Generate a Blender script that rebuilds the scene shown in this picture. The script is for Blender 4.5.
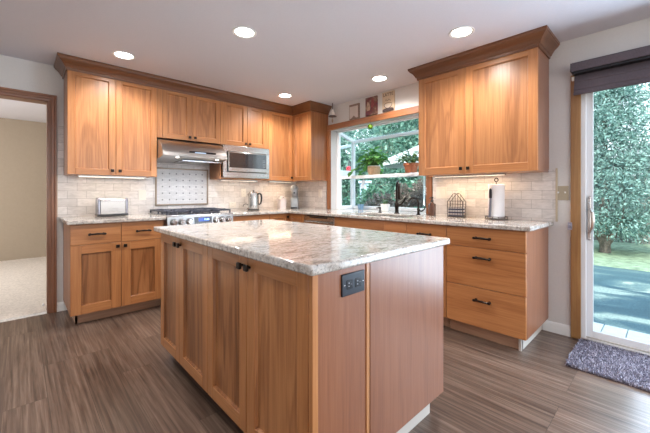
import bpy, bmesh, math, random
import numpy as np
from mathutils import Vector, Matrix

# ------------------------------------------------------------------ scene, camera, world, lights
for _o in list(bpy.data.objects):
    bpy.data.objects.remove(_o)
S = bpy.context.scene
COL = S.collection
PI = math.pi
random.seed(7)
rng = np.random.default_rng(11)

S.view_settings.view_transform = 'Standard'
S.view_settings.look = 'None'
S.view_settings.gamma = 1.0
S.view_settings.use_curve_mapping = False
S.view_settings.exposure = 0.80
try:
    S.cycles.use_denoising = True
    S.cycles.max_bounces = 10
    S.cycles.diffuse_bounces = 5
    S.cycles.transparent_max_bounces = 24
    S.cycles.sample_clamp_indirect = 6.0
    S.cycles.caustics_reflective = False
    S.cycles.caustics_refractive = False
except Exception:
    pass

YAW = 0.8152
cam_d = bpy.data.cameras.new('camera')
cam_d.sensor_fit = 'HORIZONTAL'
cam_d.sensor_width = 36.0
cam_d.lens = 324.5 / 650 * 36.0
cam_d.shift_y = -23.6 / 650
cam_d.clip_start = 0.05
cam_d.clip_end = 200
cam = bpy.data.objects.new('camera', cam_d)
COL.objects.link(cam)
cam.location = (-3.2103, -4.0674, 1.149)
cam.rotation_euler = (PI / 2, 0, YAW - PI / 2)
S.camera = cam

# daylight outside
W = bpy.data.worlds.new('sky_world')
S.world = W
W.use_nodes = True
wn = W.node_tree
wn.nodes.clear()
w_out = wn.nodes.new('ShaderNodeOutputWorld')
w_bg = wn.nodes.new('ShaderNodeBackground')
w_tc = wn.nodes.new('ShaderNodeTexCoord')
w_sep = wn.nodes.new('ShaderNodeSeparateXYZ')
w_rmp = wn.nodes.new('ShaderNodeValToRGB')
w_rmp.color_ramp.elements[0].position = 0.0
w_rmp.color_ramp.elements[0].color = (0.86, 0.94, 1.0, 1)
w_rmp.color_ramp.elements[1].position = 0.7
w_rmp.color_ramp.elements[1].color = (0.56, 0.76, 1.0, 1)
wn.links.new(w_tc.outputs['Generated'], w_sep.inputs[0])
wn.links.new(w_sep.outputs['Z'], w_rmp.inputs[0])
wn.links.new(w_rmp.outputs[0], w_bg.inputs[0])
w_bg.inputs[1].default_value = 2.0
wn.links.new(w_bg.outputs[0], w_out.inputs[0])


def light(name, kind, loc, energy, color=(1, 1, 1), target=None, **kw):
    d = bpy.data.lights.new(name, kind)
    d.energy = energy
    d.color = color
    for k, v in kw.items():
        setattr(d, k, v)
    o = bpy.data.objects.new(name, d)
    COL.objects.link(o)
    o.location = loc
    if target is not None:
        o.rotation_euler = (Vector(target) - Vector(loc)).to_track_quat('-Z', 'Y').to_euler()
    return o


light('sun', 'SUN', (-8, -2, 12), 4.0, (1.0, 0.95, 0.84), target=(-8 + 8.2, -2 + 1.5, 12 - 7.2), angle=math.radians(3))
# area fills added behind the camera, in place of daylight from unseen windows
light('rear_fill_light', 'AREA', (-2.6, -7.3, 1.35), 58, (1.0, 0.965, 0.93), target=(-2.6, 0, 1.35), shape='RECTANGLE', size=6.2, size_y=2.0)
light('side_fill_light', 'AREA', (-5.95, -3.6, 1.45), 6, (0.95, 0.96, 1.0), target=(0, -3.0, 1.35), shape='RECTANGLE', size=3.0, size_y=1.6)
# area lights added to stand in for daylight at the patio door and next room
light('patio_door_light', 'AREA', (-0.12, -4.75, 1.1), 52, (0.66, 0.82, 1.0), target=(-3, -4.75, 0.9), shape='RECTANGLE', size=1.7, size_y=1.8)
light('next_room_light', 'AREA', (-5.2, 1.8, 1.5), 42, (1.0, 0.97, 0.94), target=(-2.5, 2.2, 0.6), shape='RECTANGLE', size=1.6, size_y=1.4)

CAN_W = 9.0          # ceiling spot lamps
CAN_COL = (1.0, 0.945, 0.90)
UNDER_W = 0.55         # lamps under the wall cabinets

# ------------------------------------------------------------------ materials
def new_mat(name):
    m = bpy.data.materials.new(name)
    m.use_nodes = True
    nt = m.node_tree
    b = nt.nodes['Principled BSDF']
    return m, nt, b


def plain(name, col, rough=0.5, metal=0.0, coat=0.0, emit=None, estr=0.0, noise=0.0, nscale=20, spec=0.5):
    m, nt, b = new_mat(name)
    b.inputs['Base Color'].default_value = (*col, 1)
    b.inputs['Roughness'].default_value = rough
    b.inputs['Metallic'].default_value = metal
    b.inputs['Specular IOR Level'].default_value = spec
    if coat:
        b.inputs['Coat Weight'].default_value = coat
        b.inputs['Coat Roughness'].default_value = 0.15
    if emit:
        b.inputs['Emission Color'].default_value = (*emit, 1)
        b.inputs['Emission Strength'].default_value = estr
    if noise:
        tc = nt.nodes.new('ShaderNodeTexCoord')
        n = nt.nodes.new('ShaderNodeTexNoise')
        n.inputs['Scale'].default_value = nscale
        n.inputs['Detail'].default_value = 5
        nt.links.new(tc.outputs['Object'], n.inputs['Vector'])
        r = nt.nodes.new('ShaderNodeValToRGB')
        r.color_ramp.elements[0].position = 0.3
        r.color_ramp.elements[1].position = 0.7
        r.color_ramp.elements[0].color = (*[c * (1 - noise) for c in col], 1)
        r.color_ramp.elements[1].color = (*[min(1, c * (1 + noise)) for c in col], 1)
        nt.links.new(n.outputs['Fac'], r.inputs[0])
        nt.links.new(r.outputs[0], b.inputs['Base Color'])
        bp = nt.nodes.new('ShaderNodeBump')
        bp.inputs['Strength'].default_value = 0.12
        bp.inputs['Distance'].default_value = 0.01
        nt.links.new(n.outputs['Fac'], bp.inputs['Height'])
        nt.links.new(bp.outputs[0], b.inputs['Normal'])
    return m


def mixrgb(nt, blend='MIX', fac=0.5):
    n = nt.nodes.new('ShaderNodeMix')
    n.data_type = 'RGBA'
    n.blend_type = blend
    n.inputs[0].default_value = fac
    return n          # inputs 0 fac, 6 A, 7 B; output 2


def ramp(nt, stops):
    r = nt.nodes.new('ShaderNodeValToRGB')
    e = r.color_ramp.elements
    while len(e) < len(stops):
        e.new(0.5)
    for i, (p, c) in enumerate(stops):
        e[i].position = p
        e[i].color = (*c, 1)
    return r


def wood(name, axis, light_c, mid_c, dark_c, rough=0.33, rnd=0.25, figure=1.0, coat=0.25):
    """lacquered wood: long grain along AXIS, broad cathedral figure, small tint change per piece"""
    m, nt, b = new_mat(name)
    L = nt.links.new
    tc = nt.nodes.new('ShaderNodeTexCoord')
    oi = nt.nodes.new('ShaderNodeObjectInfo')
    mul = nt.nodes.new('ShaderNodeVectorMath'); mul.operation = 'SCALE'
    cmb = nt.nodes.new('ShaderNodeCombineXYZ')
    for i, f in enumerate((37.0, 53.0, 29.0)):
        mm = nt.nodes.new('ShaderNodeMath'); mm.operation = 'MULTIPLY'; mm.inputs[1].default_value = f
        L(oi.outputs['Random'], mm.inputs[0]); L(mm.outputs[0], cmb.inputs[i])
    add = nt.nodes.new('ShaderNodeVectorMath'); add.operation = 'ADD'
    L(tc.outputs['Object'], add.inputs[0]); L(cmb.outputs[0], add.inputs[1])

    def stretched(across, along):
        mp = nt.nodes.new('ShaderNodeMapping')
        sc = [across] * 3
        sc['xyz'.index(axis)] = along
        mp.inputs['Scale'].default_value = sc
        L(add.outputs[0], mp.inputs[0])
        return mp
    broad = nt.nodes.new('ShaderNodeTexNoise')
    broad.inputs['Scale'].default_value = 1; broad.inputs['Detail'].default_value = 3; broad.inputs['Distortion'].default_value = 1.2
    L(stretched(8, 0.7).outputs[0], broad.inputs['Vector'])
    # rings: broad noise turned into bands
    ring = nt.nodes.new('ShaderNodeMath'); ring.operation = 'MULTIPLY'; ring.inputs[1].default_value = 26
    L(broad.outputs['Fac'], ring.inputs[0])
    sn = nt.nodes.new('ShaderNodeMath'); sn.operation = 'SINE'
    L(ring.outputs[0], sn.inputs[0])
    fine = nt.nodes.new('ShaderNodeTexNoise')
    fine.inputs['Scale'].default_value = 1; fine.inputs['Detail'].default_value = 4; fine.inputs['Roughness'].default_value = 0.65
    L(stretched(110, 3.0).outputs[0], fine.inputs['Vector'])
    a = nt.nodes.new('ShaderNodeMath'); a.operation = 'MULTIPLY_ADD'; a.inputs[1].default_value = 0.048 * figure
    L(sn.outputs[0], a.inputs[0])
    a2 = nt.nodes.new('ShaderNodeMath'); a2.operation = 'MULTIPLY_ADD'; a2.inputs[1].default_value = 0.46; a2.inputs[2].default_value = -0.23
    L(fine.outputs['Fac'], a2.inputs[0]); L(a2.outputs[0], a.inputs[2])
    s = nt.nodes.new('ShaderNodeMath'); s.operation = 'ADD'
    soft = nt.nodes.new('ShaderNodeMath'); soft.operation = 'MULTIPLY_ADD'; soft.inputs[1].default_value = 0.24; soft.inputs[2].default_value = 0.39
    L(broad.outputs['Fac'], soft.inputs[0])
    L(a.outputs[0], s.inputs[0]); L(soft.outputs[0], s.inputs[1])
    r = ramp(nt, [(0.30, dark_c), (0.5, mid_c), (0.70, light_c)])
    L(s.outputs[0], r.inputs[0])
    hsv = nt.nodes.new('ShaderNodeHueSaturation')
    mr = nt.nodes.new('ShaderNodeMapRange')
    mr.inputs[3].default_value = 1 - rnd; mr.inputs[4].default_value = 1 + rnd
    L(oi.outputs['Random'], mr.inputs[0]); L(mr.outputs[0], hsv.inputs['Value'])
    L(r.outputs[0], hsv.inputs['Color']); L(hsv.outputs[0], b.inputs['Base Color'])
    b.inputs['Roughness'].default_value = rough
    b.inputs['Coat Weight'].default_value = coat
    b.inputs['Coat Roughness'].default_value = 0.22
    bp = nt.nodes.new('ShaderNodeBump'); bp.inputs['Strength'].default_value = 0.05; bp.inputs['Distance'].default_value = 0.005
    L(fine.outputs['Fac'], bp.inputs['Height']); L(bp.outputs[0], b.inputs['Normal'])
    return m


CH_L, CH_M, CH_D = (0.56, 0.257, 0.099), (0.455, 0.190, 0.067), (0.315, 0.115, 0.037)
WV = wood('cherry_upright', 'z', CH_L, CH_M, CH_D, rnd=0.10)
WH = wood('cherry_level', 'x', CH_L, CH_M, CH_D, rnd=0.10)
WHY = wood('cherry_level_y', 'y', CH_L, CH_M, CH_D, rnd=0.05)
WP = wood('cherry_panel', 'z', (0.56, 0.262, 0.106), (0.43, 0.183, 0.069), (0.26, 0.100, 0.036), rnd=0.10, figure=1.5)
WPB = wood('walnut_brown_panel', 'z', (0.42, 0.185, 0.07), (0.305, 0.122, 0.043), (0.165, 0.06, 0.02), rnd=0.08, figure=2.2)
WCROWN = wood('cherry_crown', 'x', (0.205, 0.078, 0.028), (0.155, 0.056, 0.020), (0.10, 0.035, 0.012), rnd=0.04)  # cherry darkened in the colour for the grazing light on the crown
WEND = wood('cherry_end_panel', 'z', (0.35, 0.145, 0.072), (0.275, 0.105, 0.050), (0.20, 0.072, 0.033), rnd=0.06, figure=0.7)
WSIDE = wood('cherry_side', 'z', (0.40, 0.165, 0.062), (0.31, 0.118, 0.042), (0.20, 0.07, 0.024), rnd=0.06)
WCAS = wood('casing_fir', 'z', (0.34, 0.135, 0.052), (0.265, 0.098, 0.036), (0.18, 0.062, 0.021), rnd=0.05, rough=0.4)
WCASH = wood('casing_fir_level', 'y', (0.34, 0.135, 0.052), (0.265, 0.098, 0.036), (0.18, 0.062, 0.021), rnd=0.05, rough=0.4)
WOAK = wood('door_casing_oak', 'z', (0.46, 0.26, 0.10), (0.36, 0.18, 0.062), (0.26, 0.12, 0.04), rnd=0.05, rough=0.42)
WRED = wood('hall_casing', 'z', (0.30, 0.125, 0.055), (0.22, 0.083, 0.035), (0.15, 0.052, 0.021), rnd=0.05, rough=0.35)
WREDH = wood('hall_casing_level', 'x', (0.30, 0.125, 0.055), (0.22, 0.083, 0.035), (0.15, 0.052, 0.021), rnd=0.05, rough=0.35)
WTOE = wood('toe_board', 'x', (0.52, 0.33, 0.22), (0.42, 0.25, 0.16), (0.32, 0.18, 0.11), rnd=0.05, rough=0.5)

PAINT = plain('wall_paint', (0.70, 0.682, 0.655), 0.8, noise=0.015, nscale=60)
CEIL = plain('ceiling_paint', (0.70, 0.695, 0.75), 0.9, noise=0.015, nscale=90)  # white ceiling with the cool daylight tint put into its colour
TAN = plain('tan_paint', (0.39, 0.325, 0.25), 0.85, noise=0.02, nscale=30)
WHITE = plain('white_trim', (0.82, 0.82, 0.80), 0.45)
VINYL = plain('white_vinyl', (0.90, 0.92, 0.94), 0.35)
TOEEND = plain('toe_end_cream', (0.56, 0.52, 0.47), 0.6)
BRONZE = plain('dark_bronze', (0.022, 0.015, 0.012), 0.32, 0.7)
BLACK = plain('black_plastic', (0.012, 0.012, 0.014), 0.35)
IRON = plain('cast_iron', (0.05, 0.055, 0.075), 0.45, 0.2, noise=0.2, nscale=80)
CHROME = plain('chrome', (0.78, 0.78, 0.80), 0.12, 1.0)
DKGAP = plain('shadow_gap', (0.02, 0.014, 0.01), 0.8)
WPLAST = plain('white_plastic', (0.78, 0.735, 0.66), 0.35)
CERAM = plain('white_ceramic', (0.86, 0.83, 0.81), 0.2, coat=0.4)


def brushed(name, axis, base=0.50, tint=(1, 0.985, 0.96), rough=0.24):
    m, nt, b = new_mat(name)
    tc = nt.nodes.new('ShaderNodeTexCoord'); mp = nt.nodes.new('ShaderNodeMapping')
    sc = [260.0] * 3; sc['xyz'.index(axis)] = 2.0
    mp.inputs['Scale'].default_value = sc
    n = nt.nodes.new('ShaderNodeTexNoise'); n.inputs['Scale'].default_value = 1; n.inputs['Detail'].default_value = 2
    nt.links.new(tc.outputs['Object'], mp.inputs[0]); nt.links.new(mp.outputs[0], n.inputs['Vector'])
    r = ramp(nt, [(0.3, tuple(base * 0.93 * t for t in tint)), (0.7, tuple(base * 1.07 * t for t in tint))])
    nt.links.new(n.outputs['Fac'], r.inputs[0]); nt.links.new(r.outputs[0], b.inputs['Base Color'])
    mr = nt.nodes.new('ShaderNodeMapRange'); mr.inputs[3].default_value = rough - 0.06; mr.inputs[4].default_value = rough + 0.08
    nt.links.new(n.outputs['Fac'], mr.inputs[0]); nt.links.new(mr.outputs[0], b.inputs['Roughness'])
    b.inputs['Metallic'].default_value = 1
    return m


STEEL = brushed('brushed_steel', 'x')
STEELV = brushed('brushed_steel_upright', 'z')
STEELY = brushed('brushed_steel_y', 'y')


def glass(name, tint=(0.96, 0.985, 0.985), ior=1.45, rough=0.0):
    m = bpy.data.materials.new(name); m.use_nodes = True
    nt = m.node_tree; nt.nodes.clear()
    o = nt.nodes.new('ShaderNodeOutputMaterial'); mx = nt.nodes.new('ShaderNodeMixShader')
    t = nt.nodes.new('ShaderNodeBsdfTransparent'); g = nt.nodes.new('ShaderNodeBsdfGlossy')
    t.inputs[0].default_value = (*tint, 1); g.inputs['Roughness'].default_value = rough
    lw = nt.nodes.new('ShaderNodeLayerWeight'); lw.inputs[0].default_value = 0.5
    pw = nt.nodes.new('ShaderNodeMath'); pw.operation = 'POWER'; pw.inputs[1].default_value = 4.0
    sc = nt.nodes.new('ShaderNodeMath'); sc.operation = 'MULTIPLY_ADD'; sc.inputs[1].default_value = 0.6; sc.inputs[2].default_value = 0.022
    nt.links.new(lw.outputs['Facing'], pw.inputs[0]); nt.links.new(pw.outputs[0], sc.inputs[0])
    nt.links.new(sc.outputs[0], mx.inputs[0]); nt.links.new(t.outputs[0], mx.inputs[1]); nt.links.new(g.outputs[0], mx.inputs[2])
    nt.links.new(mx.outputs[0], o.inputs[0])
    return m


GLASS = glass('window_glass')
GLASSB = glass('shelf_glass', (0.86, 0.95, 0.95))


def granite(name):
    m, nt, b = new_mat(name)
    L = nt.links.new
    tc = nt.nodes.new('ShaderNodeTexCoord')
    big = nt.nodes.new('ShaderNodeTexNoise'); big.inputs['Scale'].default_value = 7.0; big.inputs['Detail'].default_value = 6; big.inputs['Roughness'].default_value = 0.6; big.inputs['Distortion'].default_value = 1.6
    mid = nt.nodes.new('ShaderNodeTexNoise'); mid.inputs['Scale'].default_value = 42; mid.inputs['Detail'].default_value = 6; mid.inputs['Roughness'].default_value = 0.7
    vor = nt.nodes.new('ShaderNodeTexVoronoi'); vor.inputs['Scale'].default_value = 130
    sp = nt.nodes.new('ShaderNodeTexNoise'); sp.inputs['Scale'].default_value = 95; sp.inputs['Detail'].default_value = 3; sp.inputs['Roughness'].default_value = 0.8
    mp = nt.nodes.new('ShaderNodeMapping'); mp.inputs['Rotation'].default_value = (0, 0, 0.6); mp.inputs['Scale'].default_value = (1.0, 2.2, 1.4)
    L(tc.outputs['Object'], mp.inputs[0]); L(mp.outputs[0], big.inputs['Vector'])
    for n in (mid, vor, sp):
        L(tc.outputs['Object'], n.inputs['Vector'])
    base = ramp(nt, [(0.30, (0.33, 0.30, 0.28)), (0.43, (0.53, 0.495, 0.455)), (0.5, (0.62, 0.595, 0.56)), (0.60, (0.67, 0.66, 0.645)), (0.72, (0.50, 0.435, 0.375))])
    L(big.outputs['Fac'], base.inputs[0])
    mm = ramp(nt, [(0.34, (0.40, 0.36, 0.34)), (0.46, (0.88, 0.86, 0.84)), (0.62, (1.05, 1.03, 1.0))])
    L(mid.outputs['Fac'], mm.inputs[0])
    x1 = mixrgb(nt, 'MULTIPLY', 0.75); L(base.outputs[0], x1.inputs[6]); L(mm.outputs[0], x1.inputs[7])
    sr = ramp(nt, [(0.34, (0.16, 0.14, 0.14)), (0.43, (1, 1, 1))])
    L(sp.outputs['Fac'], sr.inputs[0])
    x2 = mixrgb(nt, 'MULTIPLY', 0.8); L(x1.outputs[2], x2.inputs[6]); L(sr.outputs[0], x2.inputs[7])
    vr = ramp(nt, [(0.0, (0.72, 0.72, 0.74)), (0.6, (1.08, 1.06, 1.04))])
    L(vor.outputs['Color'], vr.inputs[0])
    x3 = mixrgb(nt, 'MULTIPLY', 0.7); L(x2.outputs[2], x3.inputs[6]); L(vr.outputs[0], x3.inputs[7])
    L(x3.outputs[2], b.inputs['Base Color'])
    b.inputs['Roughness'].default_value = 0.09
    return m


GRANITE = granite('granite')


def tile(name, horiz, size=(0.155, 0.078), stone=True):
    m, nt, b = new_mat(name)
    L = nt.links.new
    tc = nt.nodes.new('ShaderNodeTexCoord'); sep = nt.nodes.new('ShaderNodeSeparateXYZ'); cmb = nt.nodes.new('ShaderNodeCombineXYZ')
    L(tc.outputs['Object'], sep.inputs[0]); L(sep.outputs['xyz'.index(horiz)], cmb.inputs[0]); L(sep.outputs[2], cmb.inputs[1])
    br = nt.nodes.new('ShaderNodeTexBrick')
    br.inputs['Scale'].default_value = 1
    br.inputs['Brick Width'].default_value = size[0]; br.inputs['Row Height'].default_value = size[1]
    br.inputs['Mortar Size'].default_value = 0.0016; br.inputs['Mortar Smooth'].default_value = 0.2
    br.inputs['Color1'].default_value = (0.77, 0.74, 0.715, 1); br.inputs['Color2'].default_value = (0.62, 0.585, 0.56, 1)
    br.inputs['Mortar'].default_value = (0.38, 0.355, 0.335, 1)
    L(cmb.outputs[0], br.inputs['Vector'])
    n = nt.nodes.new('ShaderNodeTexNoise'); n.inputs['Scale'].default_value = 14; n.inputs['Detail'].default_value = 5; n.inputs['Distortion'].default_value = 1.0
    mp = nt.nodes.new('ShaderNodeMapping'); mp.inputs['Scale'].default_value = (1, 1, 3)
    L(tc.outputs['Object'], mp.inputs[0]); L(mp.outputs[0], n.inputs['Vector'])
    r = ramp(nt, [(0.3, (0.84, 0.83, 0.82)), (0.65, (1.06, 1.05, 1.05))])
    L(n.outputs['Fac'], r.inputs[0])
    x = mixrgb(nt, 'MULTIPLY', 0.9); L(br.outputs['Color'], x.inputs[6]); L(r.outputs[0], x.inputs[7])
    L(x.outputs[2], b.inputs['Base Color'])
    b.inputs['Roughness'].default_value = 0.3
    bp = nt.nodes.new('ShaderNodeBump'); bp.inputs['Strength'].default_value = 0.4; bp.inputs['Distance'].default_value = 0.002; bp.invert = True
    L(br.outputs['Fac'], bp.inputs['Height']); L(bp.outputs[0], b.inputs['Normal'])
    return m


TILE_X = tile('subway_tile_x', 'x')
TILE_Y = tile('subway_tile_y', 'y')


def mosaic():
    m, nt, b = new_mat('mosaic_marble')
    L = nt.links.new
    tc = nt.nodes.new('ShaderNodeTexCoord'); sep = nt.nodes.new('ShaderNodeSeparateXYZ'); cmb = nt.nodes.new('ShaderNodeCombineXYZ')
    L(tc.outputs['Object'], sep.inputs[0]); L(sep.outputs[0], cmb.inputs[0]); L(sep.outputs[2], cmb.inputs[1])
    br = nt.nodes.new('ShaderNodeTexBrick'); br.inputs['Scale'].default_value = 1; br.offset = 0.5
    br.inputs['Brick Width'].default_value = 0.052; br.inputs['Row Height'].default_value = 0.0155
    br.inputs['Mortar Size'].default_value = 0.0008
    br.inputs['Color1'].default_value = (0.66, 0.64, 0.63, 1); br.inputs['Color2'].default_value = (0.56, 0.545, 0.545, 1); br.inputs['Mortar'].default_value = (0.46, 0.445, 0.44, 1)
    L(cmb.outputs[0], br.inputs['Vector'])
    L(br.outputs['Color'], b.inputs['Base Color']); b.inputs['Roughness'].default_value = 0.28
    return m


MOSAIC = mosaic()


def planks():
    m, nt, b = new_mat('vinyl_plank')
    L = nt.links.new
    tc = nt.nodes.new('ShaderNodeTexCoord'); sep = nt.nodes.new('ShaderNodeSeparateXYZ'); cmb = nt.nodes.new('ShaderNodeCombineXYZ')
    L(tc.outputs['Object'], sep.inputs[0]); L(sep.outputs[1], cmb.inputs[0]); L(sep.outputs[0], cmb.inputs[1])
    br = nt.nodes.new('ShaderNodeTexBrick'); br.inputs['Scale'].default_value = 1; br.offset = 0.37; br.offset_frequency = 3
    br.inputs['Brick Width'].default_value = 1.22; br.inputs['Row Height'].default_value = 0.182
    br.inputs['Mortar Size'].default_value = 0.0012; br.inputs['Mortar Smooth'].default_value = 0.1
    br.inputs['Color1'].default_value = (0, 0, 0, 1); br.inputs['Color2'].default_value = (1, 1, 1, 1); br.inputs['Mortar'].default_value = (0.5, 0.5, 0.5, 1)
    L(cmb.outputs[0], br.inputs['Vector'])
    # each plank shifts the grain
    sh = nt.nodes.new('ShaderNodeVectorMath'); sh.operation = 'MULTIPLY_ADD'
    sh.inputs[1].default_value = (7.3, 11.1, 5.7)
    L(br.outputs['Color'], sh.inputs[0]); L(tc.outputs['Object'], sh.inputs[2])

    def noise(sx, sy, detail, dist=0.0, rough=0.6):
        mp = nt.nodes.new('ShaderNodeMapping'); mp.inputs['Scale'].default_value = (sx, sy, 1)
        n = nt.nodes.new('ShaderNodeTexNoise'); n.inputs['Scale'].default_value = 1; n.inputs['Detail'].default_value = detail
        n.inputs['Distortion'].default_value = dist; n.inputs['Roughness'].default_value = rough
        L(sh.outputs[0], mp.inputs[0]); L(mp.outputs[0], n.inputs['Vector'])
        return n
    n1 = noise(8, 0.55, 4, 1.2)
    n2 = noise(60, 1.5, 6, 0.5, 0.62)
    k = nt.nodes.new('ShaderNodeMath'); k.operation = 'MULTIPLY'; k.inputs[1].default_value = 38
    L(n1.outputs['Fac'], k.inputs[0])
    sn = nt.nodes.new('ShaderNodeMath'); sn.operation = 'SINE'; L(k.outputs[0], sn.inputs[0])
    a = nt.nodes.new('ShaderNodeMath'); a.operation = 'MULTIPLY_ADD'; a.inputs[1].default_value = 0.035
    L(sn.outputs[0], a.inputs[0]); L(n2.outputs['Fac'], a.inputs[2])
    r = ramp(nt, [(0.28, (0.055, 0.034, 0.025)), (0.46, (0.122, 0.080, 0.059)), (0.60, (0.182, 0.127, 0.096)), (0.80, (0.28, 0.208, 0.163))])
    L(a.outputs[0], r.inputs[0])
    tint = ramp(nt, [(0.0, (0.80, 0.79, 0.78)), (1.0, (1.16, 1.15, 1.14))])
    L(br.outputs['Color'], tint.inputs[0])
    x = mixrgb(nt, 'MULTIPLY', 1.0); L(r.outputs[0], x.inputs[6]); L(tint.outputs[0], x.inputs[7])
    gap = mixrgb(nt, 'MIX'); gap.inputs[7].default_value = (0.03, 0.022, 0.018, 1)
    gm = nt.nodes.new('ShaderNodeMath'); gm.operation = 'MULTIPLY'; gm.inputs[1].default_value = 0.6
    L(br.outputs['Fac'], gm.inputs[0]); L(gm.outputs[0], gap.inputs[0]); L(x.outputs[2], gap.inputs[6])
    L(gap.outputs[2], b.inputs['Base Color'])
    mr = nt.nodes.new('ShaderNodeMapRange'); mr.inputs[3].default_value = 0.36; mr.inputs[4].default_value = 0.25
    L(n2.outputs['Fac'], mr.inputs[0]); L(mr.outputs[0], b.inputs['Roughness'])
    bp = nt.nodes.new('ShaderNodeBump'); bp.inputs['Strength'].default_value = 0.18; bp.inputs['Distance'].default_value = 0.003
    L(n2.outputs['Fac'], bp.inputs['Height']); L(bp.outputs[0], b.inputs['Normal'])
    return m


FLOOR = planks()
CARPET = plain('carpet', (0.68, 0.63, 0.57), 0.95, noise=0.16, nscale=55)


def leafmat(name, c1, c2, trans=0.3):
    m, nt, b = new_mat(name)
    L = nt.links.new
    g = nt.nodes.new('ShaderNodeNewGeometry')
    r = ramp(nt, [(0.0, c1), (1.0, c2)])
    L(g.outputs['Random Per Island'], r.inputs[0]); L(r.outputs[0], b.inputs['Base Color'])
    b.inputs['Roughness'].default_value = 0.5
    t = nt.nodes.new('ShaderNodeBsdfTranslucent'); L(r.outputs[0], t.inputs[0])
    mx = nt.nodes.new('ShaderNodeMixShader'); mx.inputs[0].default_value = trans
    out = nt.nodes['Material Output']
    L(b.outputs[0], mx.inputs[1]); L(t.outputs[0], mx.inputs[2]); L(mx.outputs[0], out.inputs[0])
    return m


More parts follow.
